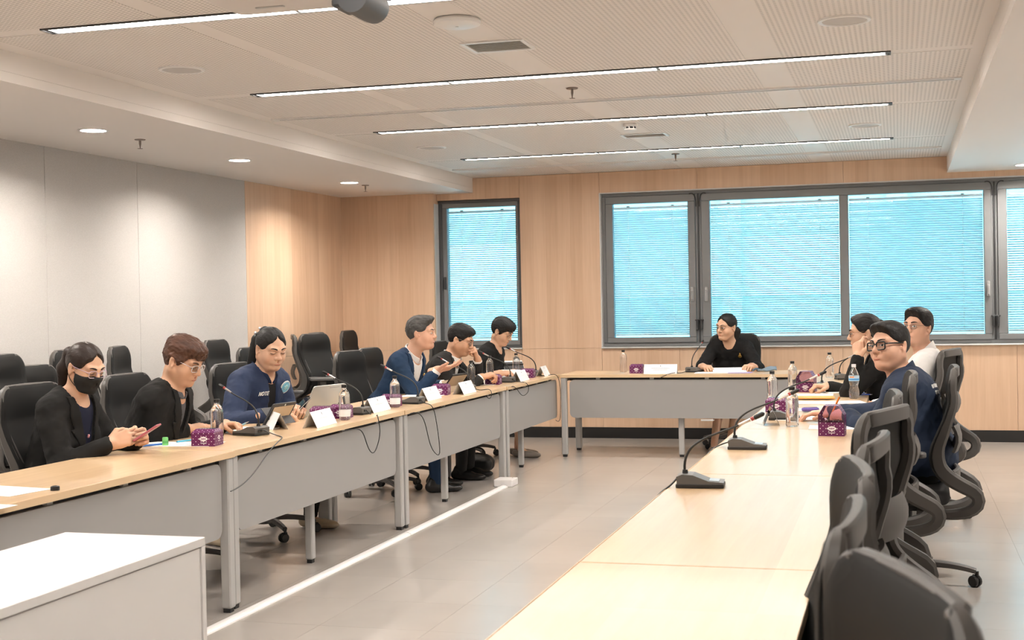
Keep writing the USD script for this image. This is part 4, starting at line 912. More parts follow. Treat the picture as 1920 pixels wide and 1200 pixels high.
def chest(c, y, z, inf):
    """trunk x of the cloth surface at trunk y, z"""
    F = c.setdefault('_cf', Field([dict(p) for p in c['tor']], .012, None, None, .0)); x = np.linspace(.30, .0, 200)
    P = np.array([c['TP'](c['RS'], a, y, z) for a in x]); ok = np.nonzero(F.sample(P) < inf)[0]; return x[ok[0]] if len(ok) else .12
# ---- woman with the mask and the phone
def d1(c):
    jacket(c, C_black, ub=.17, wtop=.070, seed=2, inf=.014); shirt(c, C_dknavy, collar=False, h=.008)
    F = c['TP']
    hair(c, M_haird, 'back', .010, [lo_(cap((-.095, 0, .045), (-.128, 0, .030), .020, .030, k=.02)), lo_(cap((-.128, 0, .030), (-.142, 0, -.06), .030, .036, k=.03)), lo_(cap((-.142, 0, -.06), (-.125, .0, -.175), .036, .022, k=.03))], amp=.004, seed=3, part=1.0, cut=[cap((.075, .0, .085), (-.02, 0, .122), (.0045), .0045, k=.006, op=-1)])
    obj('hair_tie', tube([c['P2W']((-.108+.0*math.cos(a), .024*math.cos(a), .038+.024*math.sin(a))) for a in np.linspace(0, 2*math.pi, 13)], .005, 6), mat('grey_tie', (.5, .47, .5), .4), c['t'])
    trousers(c, C_black); shoes(c, M_shoe)
    for k in range(1):
        x = chest(c, 0, .36, .006); obj('ribbon_pin', cat(*[mv(trimesh.creation.icosphere(1, .006), *(c['TP'](c['RS'], x+.012, .0, z))) for z in (.37, .362)]), mat('pink_pin', (.75, .35, .40), .4), c['t'])
person('person with long tied-back hair, black face mask and black suit, typing on a phone', (-3.66, 5.451, 1.150), -14, 0,
       {-1: ((-3.495, 5.385, .800), (.80, .42, .30), (.15, -.95, .10), 'grip'), 1: ((-3.47, 5.575, .80), (.80, -.50, .25), (.2, .9, .05), 'grip')}, SK1,
       dict(dress=d1, mask=mat('mask_black', (.012, .012, .012), .8), lid=True, glasses=(M_pink, .0018, .012, .048, .036, 0), hairmat=M_haird), fem=True, pitch=20, size=.95, hs=.90, trunk=.50, feet={-1: (-3.98, 5.4), 1: (-3.98, 5.6)})
# ---- brown-haired person, glasses, black blazer
def d2(c):
    jacket(c, C_black, ub=.24, wtop=.056, seed=4, inf=.018); shirt(c, cloth('grey_shirt', (.10, .10, .11)), collar=False, h=.009); collar_(c, cloth('grey_collar', (.10, .10, .11)), c['t'], .022, .03)
    hair(c, M_hairb, 'short', .016, [ell((.035, 0, .088), (.072, .072, .040), k=.03), lo_(ell((.082, .01, .060), (.022, .050, .024), k=.02)), ell((-.05, 0, .07), (.065, .078, .055), k=.03)], amp=.016, seed=5)
    trousers(c, C_black); shoes(c, M_shoe)
    x = chest(c, -.10, .315, .020)
    patch(c, c['RS'], (x+.010, .105, .30), .02, mat('badge_green', (.45, .60, .10), .4), 'crest_badge', shape=cat(prism(rrect(.026, .034, .012, 4), .003), mv(prism(rrect(.012, .020, .005, 3), .0015), 0, 0, .003)), label='small green and white crest badge')
person('person with tousled brown hair and clear glasses in a black blazer, bent over papers', (-3.52, 6.108, 1.148), -4, 6,
       {-1: ((-3.57, 6.20, .787), (.55, .80, -.05), (.1, -.1, 1), 'relax'), 1: ((-3.47, 6.43, .790), (.85, -.30, -.10), (0, .35, .9), 'pen')}, SK2,
       dict(dress=d2, lid=True, jowl=1.2, glasses=(M_specs, .0019, .012, .050, .036, 0), hairmat=M_hairb, hand=1.02), wide=1.06, fat=.022, pitch=24, hs=.97, trunk=.50, feet={-1: (-3.98, 6.0), 1: (-3.98, 6.25)})
# ---- person in the navy NOTE bomber jacket
def d3(c):
    jacket(c, C_navy, ub=.02, seed=6, inf=.022, const=.036, lapel=False, hole=.066, fold=.014, cuffr=.046); shirt(c, C_tee, collar=False, inf=.008); collar_(c, C_rib, c['t'], .040, .045, .006, .012)
    for s in (-1, 1): cuff(c, s, C_rib, .90, .99, .036, 'rib_cuff')
    hair(c, M_hairk, 'back', .009, [lo_(cap((-.095, 0, .05), (-.112, .0, .02), .030, .034, k=.03)), lo_(cap((-.105, .02, .02), (-.115, .03, -.13), .050, .040, k=.03)), lo_(cap((-.105, -.03, .02), (-.11, -.045, -.13), .045, .036, k=.03)), lo_(ell((-.09, 0, .085), (.032, .034, .028), k=.02))], amp=.005, seed=8, part=1.0, cut=[cap((.075, .0, .085), (-.01, 0, .124), (.0045), .0045, k=.006, op=-1)])
    obj('hair_clip', cat(lens_blob(c, (-.085, -.045, .105), .008), lens_blob(c, (-.10, -.06, .07), .010)), mat('clip_silver', (.75, .73, .75), .2, metallic=.6), c['t'])
    x = chest(c, .105, .48, .024); Rb = c['RS']
    patch(c, Rb, (x+.006, .112, .478), .043, C_white, 'round_badge', label='round white and pale blue badge')
    patch(c, Rb, (x+.0095, .112, .478), .034, mat('badge_cyan', (.25, .62, .80), .5), 'badge_disc'); patch(c, Rb, (x+.0125, .112, .480), .018, mat('badge_pale', (.55, .82, .85), .5), 'badge_emblem', shape=cat(*[rot(bx(0, .009, .0015, .006, .018, .003), (0, 0, 1), k*60) for k in range(6)]))
    g = meshkit.text_mesh('NOTE', .024, .003, bold=True); w_ = g.bounds[1][0]; g.apply_translation((-w_/2, 0, 0)); g.vertices[:, 0] *= -1; g.invert() if False else None
    g.vertices[:, 0] *= -1; x2 = chest(c, -.085, .435, .024)
    R2 = c['RS']; o = c['TP'](R2, x2+.012, -.104, .448); Mx = np.stack([R2[:, 1], R2[:, 2], R2[:, 0]], 1); g.vertices = g.vertices @ Mx.T+o
    obj('embroidery', g, C_white, c['t'], label='white embroidered name letters')
    trousers(c, C_black); shoes(c, M_sand, low=True)
def lens_blob(c, p, r):
    m = trimesh.creation.icosphere(2, r*c['hs']); m.apply_translation(c['P2W'](p)); return m
person('person with half-tied dark hair in a navy bomber jacket lettered NOTE', (-3.62, 7.299, 1.165), -34, -14,
       {-1: ((-3.50, 7.00, .792), (.60, .78, -.05), (.1, -.1, 1), 'relax'), 1: ((-3.475, 7.33, .795), (.62, -.70, .05), (.1, .5, .8), 'grip')}, SK1,
       dict(dress=d3, lid=True, jowl=1.0, hand=1.0), wide=1.10, fat=.032, pitch=17, hs=1.0, trunk=.50, feet={-1: (-3.95, 7.15), 1: (-3.63, 7.83, .9, -.1)})
# ---- man in the blue suit, palm up
def d4(c):
    jacket(c, C_blue, ub=.12, wtop=.098, seed=9, inf=.015, sleeve=.80); shirt(c, C_white, gap=.020)
    for s in (-1, 1): cuff(c, s, C_white, .72, .97, .038)
    hair(c, M_hairg, 'sides', .010, [ell((.03, 0, .092), (.075, .062, .040), k=.03), ell((.062, .0, .100), (.040, .052, .026), k=.03), ell((-.03, 0, .08), (.065, .068, .045), k=.03)], amp=.009, seed=11)
    x = chest(c, .09, .42, .02); patch(c, c['RS'], (x+.012, .092, .42), .011, M_gold, 'lapel_pin', .005, 'small gold lapel pin')
    trousers(c, C_blue); shoes(c, M_shoe)
person('man with greying swept-up hair in a blue suit, speaking with one palm turned up', (-3.45, 9.466, 1.195), 6, -6,
       {-1: ((-3.285, 9.345, .925), (.93, .33, .02), (.12, -.30, -.95), 'open', (-.4, -.3, -.9)), 1: ((-3.38, 9.78, .79), (.85, -.3, 0), (0, 0, 1), 'relax')}, SK3,
       dict(dress=d4, hairmat=M_hairg, gaze=.3), wide=1.06, fat=.012, pitch=0, hs=1.0, trunk=.54, feet={-1: (-3.35, 9.45, .8, .5), 1: (-3.45, 9.75, .9, .3)})
# ---- man in the charcoal suit, fist at his mouth
def d5(c):
    jacket(c, C_char, ub=.18, wtop=.090, seed=12, inf=.016, sleeve=.84); shirt(c, C_white, gap=.02)
    for s in (-1, 1): cuff(c, s, C_white, .76, .98, .037)
    hair(c, M_hairk, 'short', .010, [ell((.02, 0, .086), (.080, .070, .042), k=.03), ell((-.04, 0, .07), (.065, .074, .05), k=.03)], amp=.005, seed=13)
    trousers(c, C_char); shoes(c, M_shoe)
person('man in glasses and a charcoal suit holding a fist to his mouth', (-3.40, 10.254, 1.120), 2, 2,
       {1: ((-3.275, 10.30, .955), (-.20, -.42, .88), (.85, .25, .30), 'fist', (.2, .25, -1)), -1: ((-3.24, 10.28, .815), (.80, .58, .05), (0, -.2, .95), 'pen')}, SK4,
       dict(dress=d5, lid=True, jowl=1.0, glasses=(M_wire, .0012, .012, .046, .032, 0), hand=1.04), wide=1.05, fat=.022, pitch=20, hs=1.0, trunk=.52)
# ---- woman in black writing at the corner
def d6(c):
    jacket(c, C_blk2, ub=None, seed=14, inf=.012, sleeve=.45, hole=.064, lapel=False, name='top', cuffr=.052)
    hair(c, M_hairk, 'bob', .014, [ell((.03, 0, .08), (.080, .076, .048), k=.03), lo_(ell((.072, .0, .056), (.030, .062, .030), k=.03)), ell((-.05, 0, .05), (.065, .082, .07), k=.03)], amp=.006, seed=15)
    trousers(c, C_blk2, shorts=True, name='skirt'); shoes(c, M_sandg, low=True)
person('woman with short black hair and glasses in a black top, writing beside the narrow window', (-3.38, 11.371, 1.158), -10, -6,
       {-1: ((-3.36, 11.20, .795), (.75, .62, -.05), (0, -.2, .95), 'pen'), 1: ((-3.33, 11.52, .785), (.85, -.40, 0), (0, .1, 1), 'flat')}, SK1,
       dict(dress=d6, lid=True, glasses=(M_wire, .0011, .014, .044, .034, 0)), fem=True, pitch=28, hs=.95, trunk=.51, feet={-1: (-3.33, 11.72, .9, -.2), 1: (-3.40, 11.86, .9, -.1)})
# ---- woman with the brooch at the head table
def d7(c):
    jacket(c, C_blk2, ub=None, seed=16, inf=.014, sleeve=.35, hole=.056, lapel=False, name='dress', cuffr=.056)
    hair(c, M_hairk, 'back', .008, [lo_(cap((-.085, -.01, -.02), (-.110, .02, -.055), .036, .040, k=.03)), lo_(cap((-.11, .02, -.055), (-.10, .035, -.13), .040, .024, k=.03))], amp=.003, seed=17, part=.7)
    x = chest(c, .095, .455, .016); patch(c, c['RS'], (x+.008, .098, .45), .02, M_gold, 'brooch', .006, 'drop-shaped gold brooch', cat(lathe([(0, 0), (.018, 0), (.014, .007), (0, .010)], 16), mv(lathe([(0, 0), (.010, 0), (.006, .006), (0, .007)], 12), 0, .024, 0), mv(lathe([(0, 0), (.005, 0), (0, .005)], 8), 0, .038, 0)))
    trousers(c, C_blk2, shorts=True, name='skirt'); shoes(c, M_shoe, low=True)
person('woman in a black dress with a gold brooch at the head table, looking aside', (-1.556, 12.62, 1.145), -124, -88,
       {1: ((-1.30, 12.32, .79), (-.25, -.95, -.05), (.2, 0, 1), 'grip'), -1: ((-1.73, 12.26, .79), (.72, -.65, -.02), (-.2, -.1, 1), 'pen')}, SK1,
       dict(dress=d7, glasses=(M_wire, .0011, .014, .044, .032, 0), gaze=-.5, brow=.8), fem=True, wide=1.12, fat=.015, pitch=5, roll=-4, hs=1.0, trunk=.53, feet={-1: (-1.64, 12.25), 1: (-1.50, 12.28)})
# ---- woman resting her chin on her hand
def d8(c):
    jacket(c, C_black, ub=.18, wtop=.07, seed=18, inf=.014); shirt(c, C_white, collar=False)
    hair(c, M_hairk, 'back', .009, [lo_(ell((-.10, 0, .03), (.045, .048, .05), k=.03)), ell((.02, 0, .08), (.08, .070, .045), k=.03)], amp=.005, seed=19)
    obj('lanyard', tube(spline([c['P2W']((-.03, -.062, -.09)), c['TP'](c['RS'], .05, .075, .52), c['TP'](c['RS'], .135, .03, .30)], 10), .004, 6), C_dknavy, c['t'])
    trousers(c, C_black); shoes(c, M_shoe)
person('woman in a black jacket and thin glasses leaning her face on her raised hand', (-.222, 9.36, 1.165), 184, 178,
       {1: ((-.262, 9.17, 1.010), (-.10, .30, .95), (-.55, -.75, .1), 'chin', (-.25, -.2, -1)), -1: ((-.48, 9.52, .79), (-.80, -.45, 0), (0, 0, 1), 'pen')}, SK1,
       dict(dress=d8, glasses=(M_wire, .0011, .014, .044, .034, 0), noface=False), fem=True, pitch=6, hs=1.0, trunk=.53, hipback=.14)
# ---- man with black glasses, turned to the camera
def d9(c):
    jacket(c, C_navy2, ub=.05, seed=20, inf=.022, const=.045, lapel=False, hole=.066, fold=.016, cuffr=.046); shirt(c, C_tee, collar=False, inf=.008); collar_(c, C_navy2, c['t'], .045, .035, .006, .013)
    hair(c, M_hairk, 'sides', .007, [ell((.03, 0, .086), (.076, .064, .040), k=.03), ell((.062, -.012, .086), (.036, .048, .022), k=.03), ell((-.03, 0, .075), (.065, .066, .045), k=.03)], amp=.005, seed=21)
    x = .5
    F = Field([dict(p) for p in c['tor']], .012, None, None, .0); R = c['RS']
    for i, (y, z) in enumerate(((.035, .45), (.0, .452), (-.035, .45), (.02, .41), (-.02, .41))):
        xs = np.linspace(-.35, 0, 200); P = np.array([c['TP'](R, a, y, z) for a in xs]); ok = np.nonzero(F.sample(P) < .024)[0]; a = xs[ok[0]] if len(ok) else -.12
        obj('back_print', hull([c['TP'](R, a-.004+q, y+dy, z+dz_) for q in (0, .004) for dy in (-.012, .012) for dz_ in (-.012, .012)]), C_white, c['t'], label='white printed marks across the back')
    trousers(c, C_black); shoes(c, M_shoe)
    cuff(c, 1, M_gold, .955, .985, .034, 'wristwatch')
person('man in thick black glasses and a navy jacket turning to face the camera while writing', (-.046, 7.0, 1.158), -133, 166,
       {1: ((-.255, 7.10, .800), (-.82, .52, -.12), (0, -.4, .9), 'pen'), -1: ((-.36, 7.36, .79), (-.85, -.3, 0), (0, 0, 1), 'relax')}, SK3,
       dict(dress=d9, jowl=1.1, glasses=(M_specb, .0036, .010, .052, .040, 0), gaze=.5, brow=.9, frown=.1), wide=1.10, fat=.03, pitch=-4, roll=6, hs=.99, trunk=.54, hipback=.10)
# ---- man in the white shirt
def d10(c):
    jacket(c, C_white, ub=None, seed=22, inf=.012, hole=.062, lapel=False, name='shirt', fold=.012, cuffr=.038); collar_(c, C_white, c['t'], .042, .02)
    hair(c, M_hairk, 'sides', .013, [ell((.03, 0, .092), (.080, .068, .045), k=.03), ell((-.03, 0, .085), (.070, .074, .050), k=.03), ell((.060, .015, .092), (.036, .052, .026), k=.03)], amp=.006, seed=23)
    trousers(c, C_char); shoes(c, M_shoe)
person('man in a white shirt and thin glasses leaning back, looking up past the camera', (.113, 8.85, 1.205), -124, 168,
       {1: ((-.17, 8.70, .70), (-.9, .2, 0), (0, 0, 1), 'relax'), -1: ((-.17, 9.0, .70), (-.9, -.2, 0), (0, 0, 1), 'relax')}, SK3,
       dict(dress=d10, glasses=(M_wire, .0013, .012, .046, .032, 0), gaze=.4, lipc=(.75, .55, .55)), wide=1.02, fat=.012, pitch=-8, hs=.94, trunk=.54, hipback=-.08)
# ---------------- things on the tables ----------------
TZ = TT
M_mtop = mat('mic_grey', (.105, .102, .098), .42); M_mblk = mat('mic_black', (.016, .016, .016), .45); M_silver = mat('mic_silver', (.62, .58, .56), .3, metallic=.7); M_red = mat('mic_red', (.42, .06, .05), .4)
M_btn = mat('mic_button', (.36, .40, .44), .3)
def mic(label, x, y, rz, z=TZ, head_dz=0.0, group=None):
    t = thing('conference_microphone', label, 'microphone', (x, y, z), rz, group)
    obj('foot', mv(pad(.170, .112, .014, .010, .003), .012, 0, 0), M_mblk, t)
    P = [(-.068, .012), (.090, .012), (.096, .020), (.045, .024), (-.012, .046), (-.050, .048), (-.070, .040)]
    m = rot(prism(P, .106), (1, 0, 0), 90); m.apply_translation((0, .053, 0)); obj('housing', m, M_mtop, t)
    obj('button', rot(bx(.062, 0, .0235, .036, .07, .003, .001), (0, 1, 0), 4, (.062, 0, .0235)), M_btn, t)
    obj('socket', bx(-.071, .018, .026, .006, .03, .014, .002), M_mblk, t); obj('neck_base', lathe([(0, .046), (.011, .046), (.009, .06), (0, .06)], 12, (-.042, 0, 0)), M_mblk, t)
    N = spline([(-.042, 0, .046), (-.043, 0, .082), (-.028, 0, .125), (.010, 0, .160), (.075, 0, .190+head_dz*.3), (.155, 0, .222+head_dz*.7)], 22)
    g = obj('gooseneck', tube(N, np.linspace(.0048, .0036, 22), 8), M_mblk, t, smooth=50)
    d = unit(N[-1]-N[-3]); e = N[-1]
    obj('head_collar', tube([e-d*.006, e+d*.040], [.0050, .0062], 10), M_silver, g); obj('light_ring', tube([e+d*.042, e+d*.053], [.0072, .0074], 10), M_red, g, label='red ring below the microphone head')
    obj('windscreen', tube([e+d*.054, e+d*.058, e+d*.088, e+d*.094], [.0072, .0088, .0082, .003], 10), M_mblk, g, smooth=50)
    return t
def wire(label, pts, r=.0028, m=None, n=36):
    return tag(obj('microphone_cable', tube(spline(pts, n), r, 6), m or M_mblk, smooth=60), label, 'cable')
xt = -2.981
mic('conference microphone on the left before the bent-over person, neck reaching the navy sleeve', -3.26, 6.34, 163); wire('grey microphone cable hanging across the joint of the two nearest left tables', [(-3.19, 6.33, .775), (-3.05, 6.24, TZ+.004), (xt, 6.08, TZ), (-2.972, 5.93, .70), (-2.97, 5.80, .635), (-2.97, 5.64, .582), (-2.972, 5.55, .570)], .003, mat('cable_grey', (.09, .09, .09), .5))
mic('conference microphone in front of the third table chairs, beside a water bottle', -3.20, 7.60, 172); wire('microphone cable looping low on the second left table panel', [(-3.13, 7.58, .775), (-3.02, 7.48, TZ+.005), (xt, 7.40, .745), (-2.968, 7.392, .69), (-2.968, 7.35, .587), (-2.968, 7.285, .550), (-2.968, 7.21, .587), (-2.968, 7.12, .69), (-2.972, 7.03, .714), (-3.0, 6.9, .715)])
mic('conference microphone before the empty stretch of the third left table', -3.15, 8.44, 172); wire('microphone cable in a long narrow loop on the third left table panel', [(-3.08, 8.42, .775), (-3.02, 8.37, TZ+.005), (xt, 8.34, .745), (-2.968, 8.40, .633), (-2.968, 8.45, .485), (-2.968, 8.45, .41), (-2.968, 8.37, .423), (-2.968, 8.25, .524), (-2.968, 8.146, .674), (-2.972, 8.08, .712), (-3.0, 7.95, .715)])
mic('conference microphone before the man with his palm turned up', -3.18, 9.66, 168); wire('short microphone cable over the edge of the third left table', [(-3.11, 9.68, .775), (-3.05, 9.72, TZ+.005), (xt, 9.69, .748), (-2.970, 9.65, .70), (-2.99, 9.60, .716)])
mic('conference microphone before the woman writing in black', -3.16, 10.70, 174); wire('microphone cable making a short loop on the fourth left table panel', [(-3.09, 10.68, .775), (-3.02, 10.67, TZ+.005), (xt, 10.68, .745), (-2.968, 10.72, .697), (-2.968, 10.62, .651), (-2.968, 10.46, .671), (-2.972, 10.38, .712), (-3.0, 10.2, .716)])
mic('conference microphone at the far end of the left row, by the corner', -3.20, 11.66, 176); wire('microphone cable dropping down the last leg of the left row', [(-3.13, 11.64, .775), (-3.03, 11.66, TZ+.005), (xt, 11.705, .75), (-2.958, 11.735, .67), (-2.955, 11.745, .47), (-2.958, 11.73, .357), (-2.97, 11.62, .350)])
mic('conference microphone at the head table before the woman with the brooch', -1.80, 12.15, 75, head_dz=.02); wire('microphone cable slanting over the front edge of the head table', [(-1.83, 12.07, .772), (-1.90, 11.95, TZ+.004), (-1.97, 11.80, TZ+.003), (-2.01, 11.775, .735), (-2.05, 11.80, .716)])
mic('nearest conference microphone on the right row, on the bare table top', -.70, 4.76, 4); wire('microphone cable leaving the nearest right microphone over the table edge', [(-.775, 4.78, .774), (-.79, 4.74, TZ+.008), (-.806, 4.64, .745), (-.815, 4.54, .715), (-.81, 4.5, .66)], .0035)
mic('second conference microphone on the right row, before the clear card holder', -.665, 5.98, 3); wire('microphone cable behind the second right microphone', [(-.74, 6.0, .774), (-.78, 6.06, TZ+.008), (-.807, 5.95, .745), (-.818, 5.80, .71), (-.81, 5.7, .66)], .0032)
mic('conference microphone among bottles before the man in black glasses', -.62, 7.42, 5)
mic('conference microphone by the papers of the woman resting her chin', -.50, 9.93, 14)
mic('farthest conference microphone of the right row, near the head table', -.42, 11.0, 20)

# clear glass and water
usdkit.material(stage, '/World/Looks/clear_plastic', {'t': ('glass_bsdf', {'color': (1, 1, 1), 'roughness': .0, 'IOR': 1.28}), 'g': ('glossy_bsdf', {'color': (1, 1, 1), 'roughness': .12}), 'w': ('layer_weight', {'blend': .35}),
    'r': ('rgb_ramp', {'ramp': [(0, (.14, .14, .14)), (.55, (.22, .22, .22)), (1, (.46, .46, .46))]}), 'm': ('mix_closure', {})}, [('w.facing', 'r.fac'), ('r.color', 'm.fac'), ('t.BSDF', 'm.closure1'), ('g.BSDF', 'm.closure2')], surface='m.closure')
M_pet = UsdShade.Material.Get(stage, '/World/Looks/clear_plastic')
M_cap = mat('cap_black', (.014, .014, .014), .4); M_capw = mat('cap_white', (.80, .82, .84), .4); M_label = mat('bottle_label', (.82, .82, .84), .5)
def bottle(label, x, y, h=.205, r=.033, group='clear water bottles with black caps', lab=False):
    t = thing('water_bottle', label, 'bottle', (x, y, TZ), 0, group); k = h/.205
    obj('body', lathe([(0, .002), (r*.8, 0), (r, .006), (r, .135*k), (r*.97, .148*k), (r*.82, .163*k), (r*.55, .174*k), (.0135, .180*k), (.0135, .190*k), (0, .190*k)], 22), M_pet, t, smooth=50)
    obj('cap', lathe([(0, .189*k), (.0155, .189*k), (.0155, h), (.0145, h+.001), (0, h+.001)], 16), M_cap, t, smooth=40)
    if lab: obj('label', lathe([(r+.0004, .022), (r+.0009, .022), (r+.0009, .062), (r+.0004, .062)], 22), M_label, t, smooth=60)
    return t
GB = None
for x, y, w, lb in ((-3.335, 6.10, 'clear water bottle behind the nearest snack box, before the bent-over person', 0), (-3.115, 7.215, 'clear water bottle with a white label beside the second left microphone', 1), (-3.15, 8.12, 'clear water bottle in front of the third left snack box', 1),
                    (-3.30, 10.20, 'clear water bottle before the man holding a fist to his mouth', 0), (-3.42, 11.10, 'clear water bottle right before the woman writing in black', 0), (-3.33, 11.62, 'clear water bottle at the far corner of the left row', 0),
                    (-2.447, 12.13, 'clear water bottle alone at the left end of the head table', 0), (-.741, 9.80, 'water bottle on the right row standing farther left behind the others', 0), (-.768, 8.50, 'water bottle at the inner edge of the right row by a microphone', 0),
                    (-.535, 7.02, 'nearest water bottle on the right row, behind the clear card holder', 0), (-.55, 11.25, 'water bottle far back on the right row, near the head table', 0)):
    bottle(w, x, y, .205, .033, GB, lb)
t = thing('water_bottle', 'waisted clear water bottle with a white cap and blue label before the leaning woman', 'bottle', (-.285, 8.95, TZ))
obj('body', lathe([(0, .003), (.027, 0), (.033, .008), (.033, .05), (.028, .072), (.026, .085), (.030, .10), (.033, .115), (.033, .15), (.026, .175), (.014, .196), (.012, .206), (0, .206)], 22), M_pet, t, smooth=50)
obj('label', lathe([(.0334, .116), (.034, .116), (.034, .150), (.0334, .150)], 22), mat('label_pale', (.55, .72, .85), .4), t, smooth=60)
obj('label_band', lathe([(.0342, .120), (.0345, .120), (.0345, .133), (.0342, .133)], 22), mat('label_blue', (.10, .36, .70), .4), t, smooth=60)
obj('label_mark', hull([(.034*math.cos(a), .034*math.sin(a), z) for a in (-2.4, -2.1, -1.8, -1.5) for z in (.138, .146)]+[(.0352*math.cos(a), .0352*math.sin(a), z) for a in (-2.4, -2.1, -1.8, -1.5) for z in (.139, .145)]), mat('label_orange', (.80, .28, .10), .4), t)
obj('cap', lathe([(0, .205), (.0145, .205), (.0145, .224), (0, .225)], 16), M_capw, t, smooth=40)

# purple snack boxes: dotted card, white badge, see-through lid
def dots(name, col, rough):
    usdkit.material(stage, '/World/Looks/'+name, {'u': ('uvmap', {'attribute': 'st'}), 's': ('vector_math', {'math_type': 'scale', 'scale': 38.0}), 'f': ('vector_math', {'math_type': 'fraction'}), 'c': ('vector_math', {'math_type': 'subtract', 'vector2': (.5, .5, 0)}), 'l': ('vector_math', {'math_type': 'length'}), 'a': ('math', {'math_type': 'less_than', 'value2': .085}),
        's2': ('vector_math', {'math_type': 'add', 'vector2': (.5, .5, 0)}), 'f2': ('vector_math', {'math_type': 'fraction'}), 'c2': ('vector_math', {'math_type': 'subtract', 'vector2': (.5, .5, 0)}), 'l2': ('vector_math', {'math_type': 'length'}), 'a2': ('math', {'math_type': 'less_than', 'value2': .085}),
        'o': ('math', {'math_type': 'maximum'}), 'm': ('mix', {'color1': col, 'color2': (.80, .72, .80)}), 'p': ('principled_bsdf', {'roughness': rough})},
        [('u.UV', 's.vector1'), ('s.vector', 'f.vector1'), ('f.vector', 'c.vector1'), ('c.vector', 'l.vector1'), ('l.value', 'a.value1'), ('s.vector', 's2.vector1'), ('s2.vector', 'f2.vector1'), ('f2.vector', 'c2.vector1'), ('c2.vector', 'l2.vector1'), ('l2.value', 'a2.value1'),
         ('a.value', 'o.value1'), ('a2.value', 'o.value2'), ('o.value', 'm.fac'), ('m.color', 'p.base_color')], surface='p.BSDF')
    return UsdShade.Material.Get(stage, '/World/Looks/'+name)
M_dots = dots('purple_dotted_card', (.115, .008, .085), .4)
M_film = pane_mat('lilac_film', (.90, .80, .88), .9); M_plum = mat('plum_print', (.20, .03, .16), .5)
def uvquads(Q):
    """separate quads with a flat metric UV each"""
    V, F, U = [], [], []
    for q in Q:
        q = np.array(q, float); o = len(V); e = unit(q[1]-q[0]); n = np.cross(e, q[-1]-q[0]); g = unit(np.cross(n, e))
        for p in q: V.append(p); U.append(((p-q[0]) @ e+.0033, (p-q[0]) @ g+.0033))
        for k in range(1, len(q)-1): F.append((o, o+k, o+k+1))
    return trimesh.Trimesh(V, F, process=False), np.array(U)
def badge(t, at, R, s=1.0):
    """white oval emblem with a small shield under it and print lines"""
    def put(name, m, mm):
        m = m.copy(); m.vertices = (m.vertices*s) @ np.array(R, float).T+at; obj(name, m, mm, t)
    a = np.linspace(0, 2*math.pi, 28)[:-1]; oval = np.column_stack([.021*np.cos(a)*(1+.05*np.cos(6*a)), .0105*np.sin(a)*(1+.12*np.cos(4*a))])
    put('emblem', cat(prism(oval, .0006), prism([(-.009, -.009), (.009, -.009), (0, -.015)], .0006)), M_label)
    put('emblem_print', cat(*[rot(bx(-.011+k*.0055, 0, .0008, .0032, .0085-abs(k-2)*.0012, .0005), (0, 0, 1), -18, (-.011+k*.0055, 0, 0)) for k in range(5)]), M_plum)
    put('print_line', cat(*[bx(0, -.019-k*.0036, .0004, .034-.006*k, .0014, .0006) for k in range(2)]), M_label)
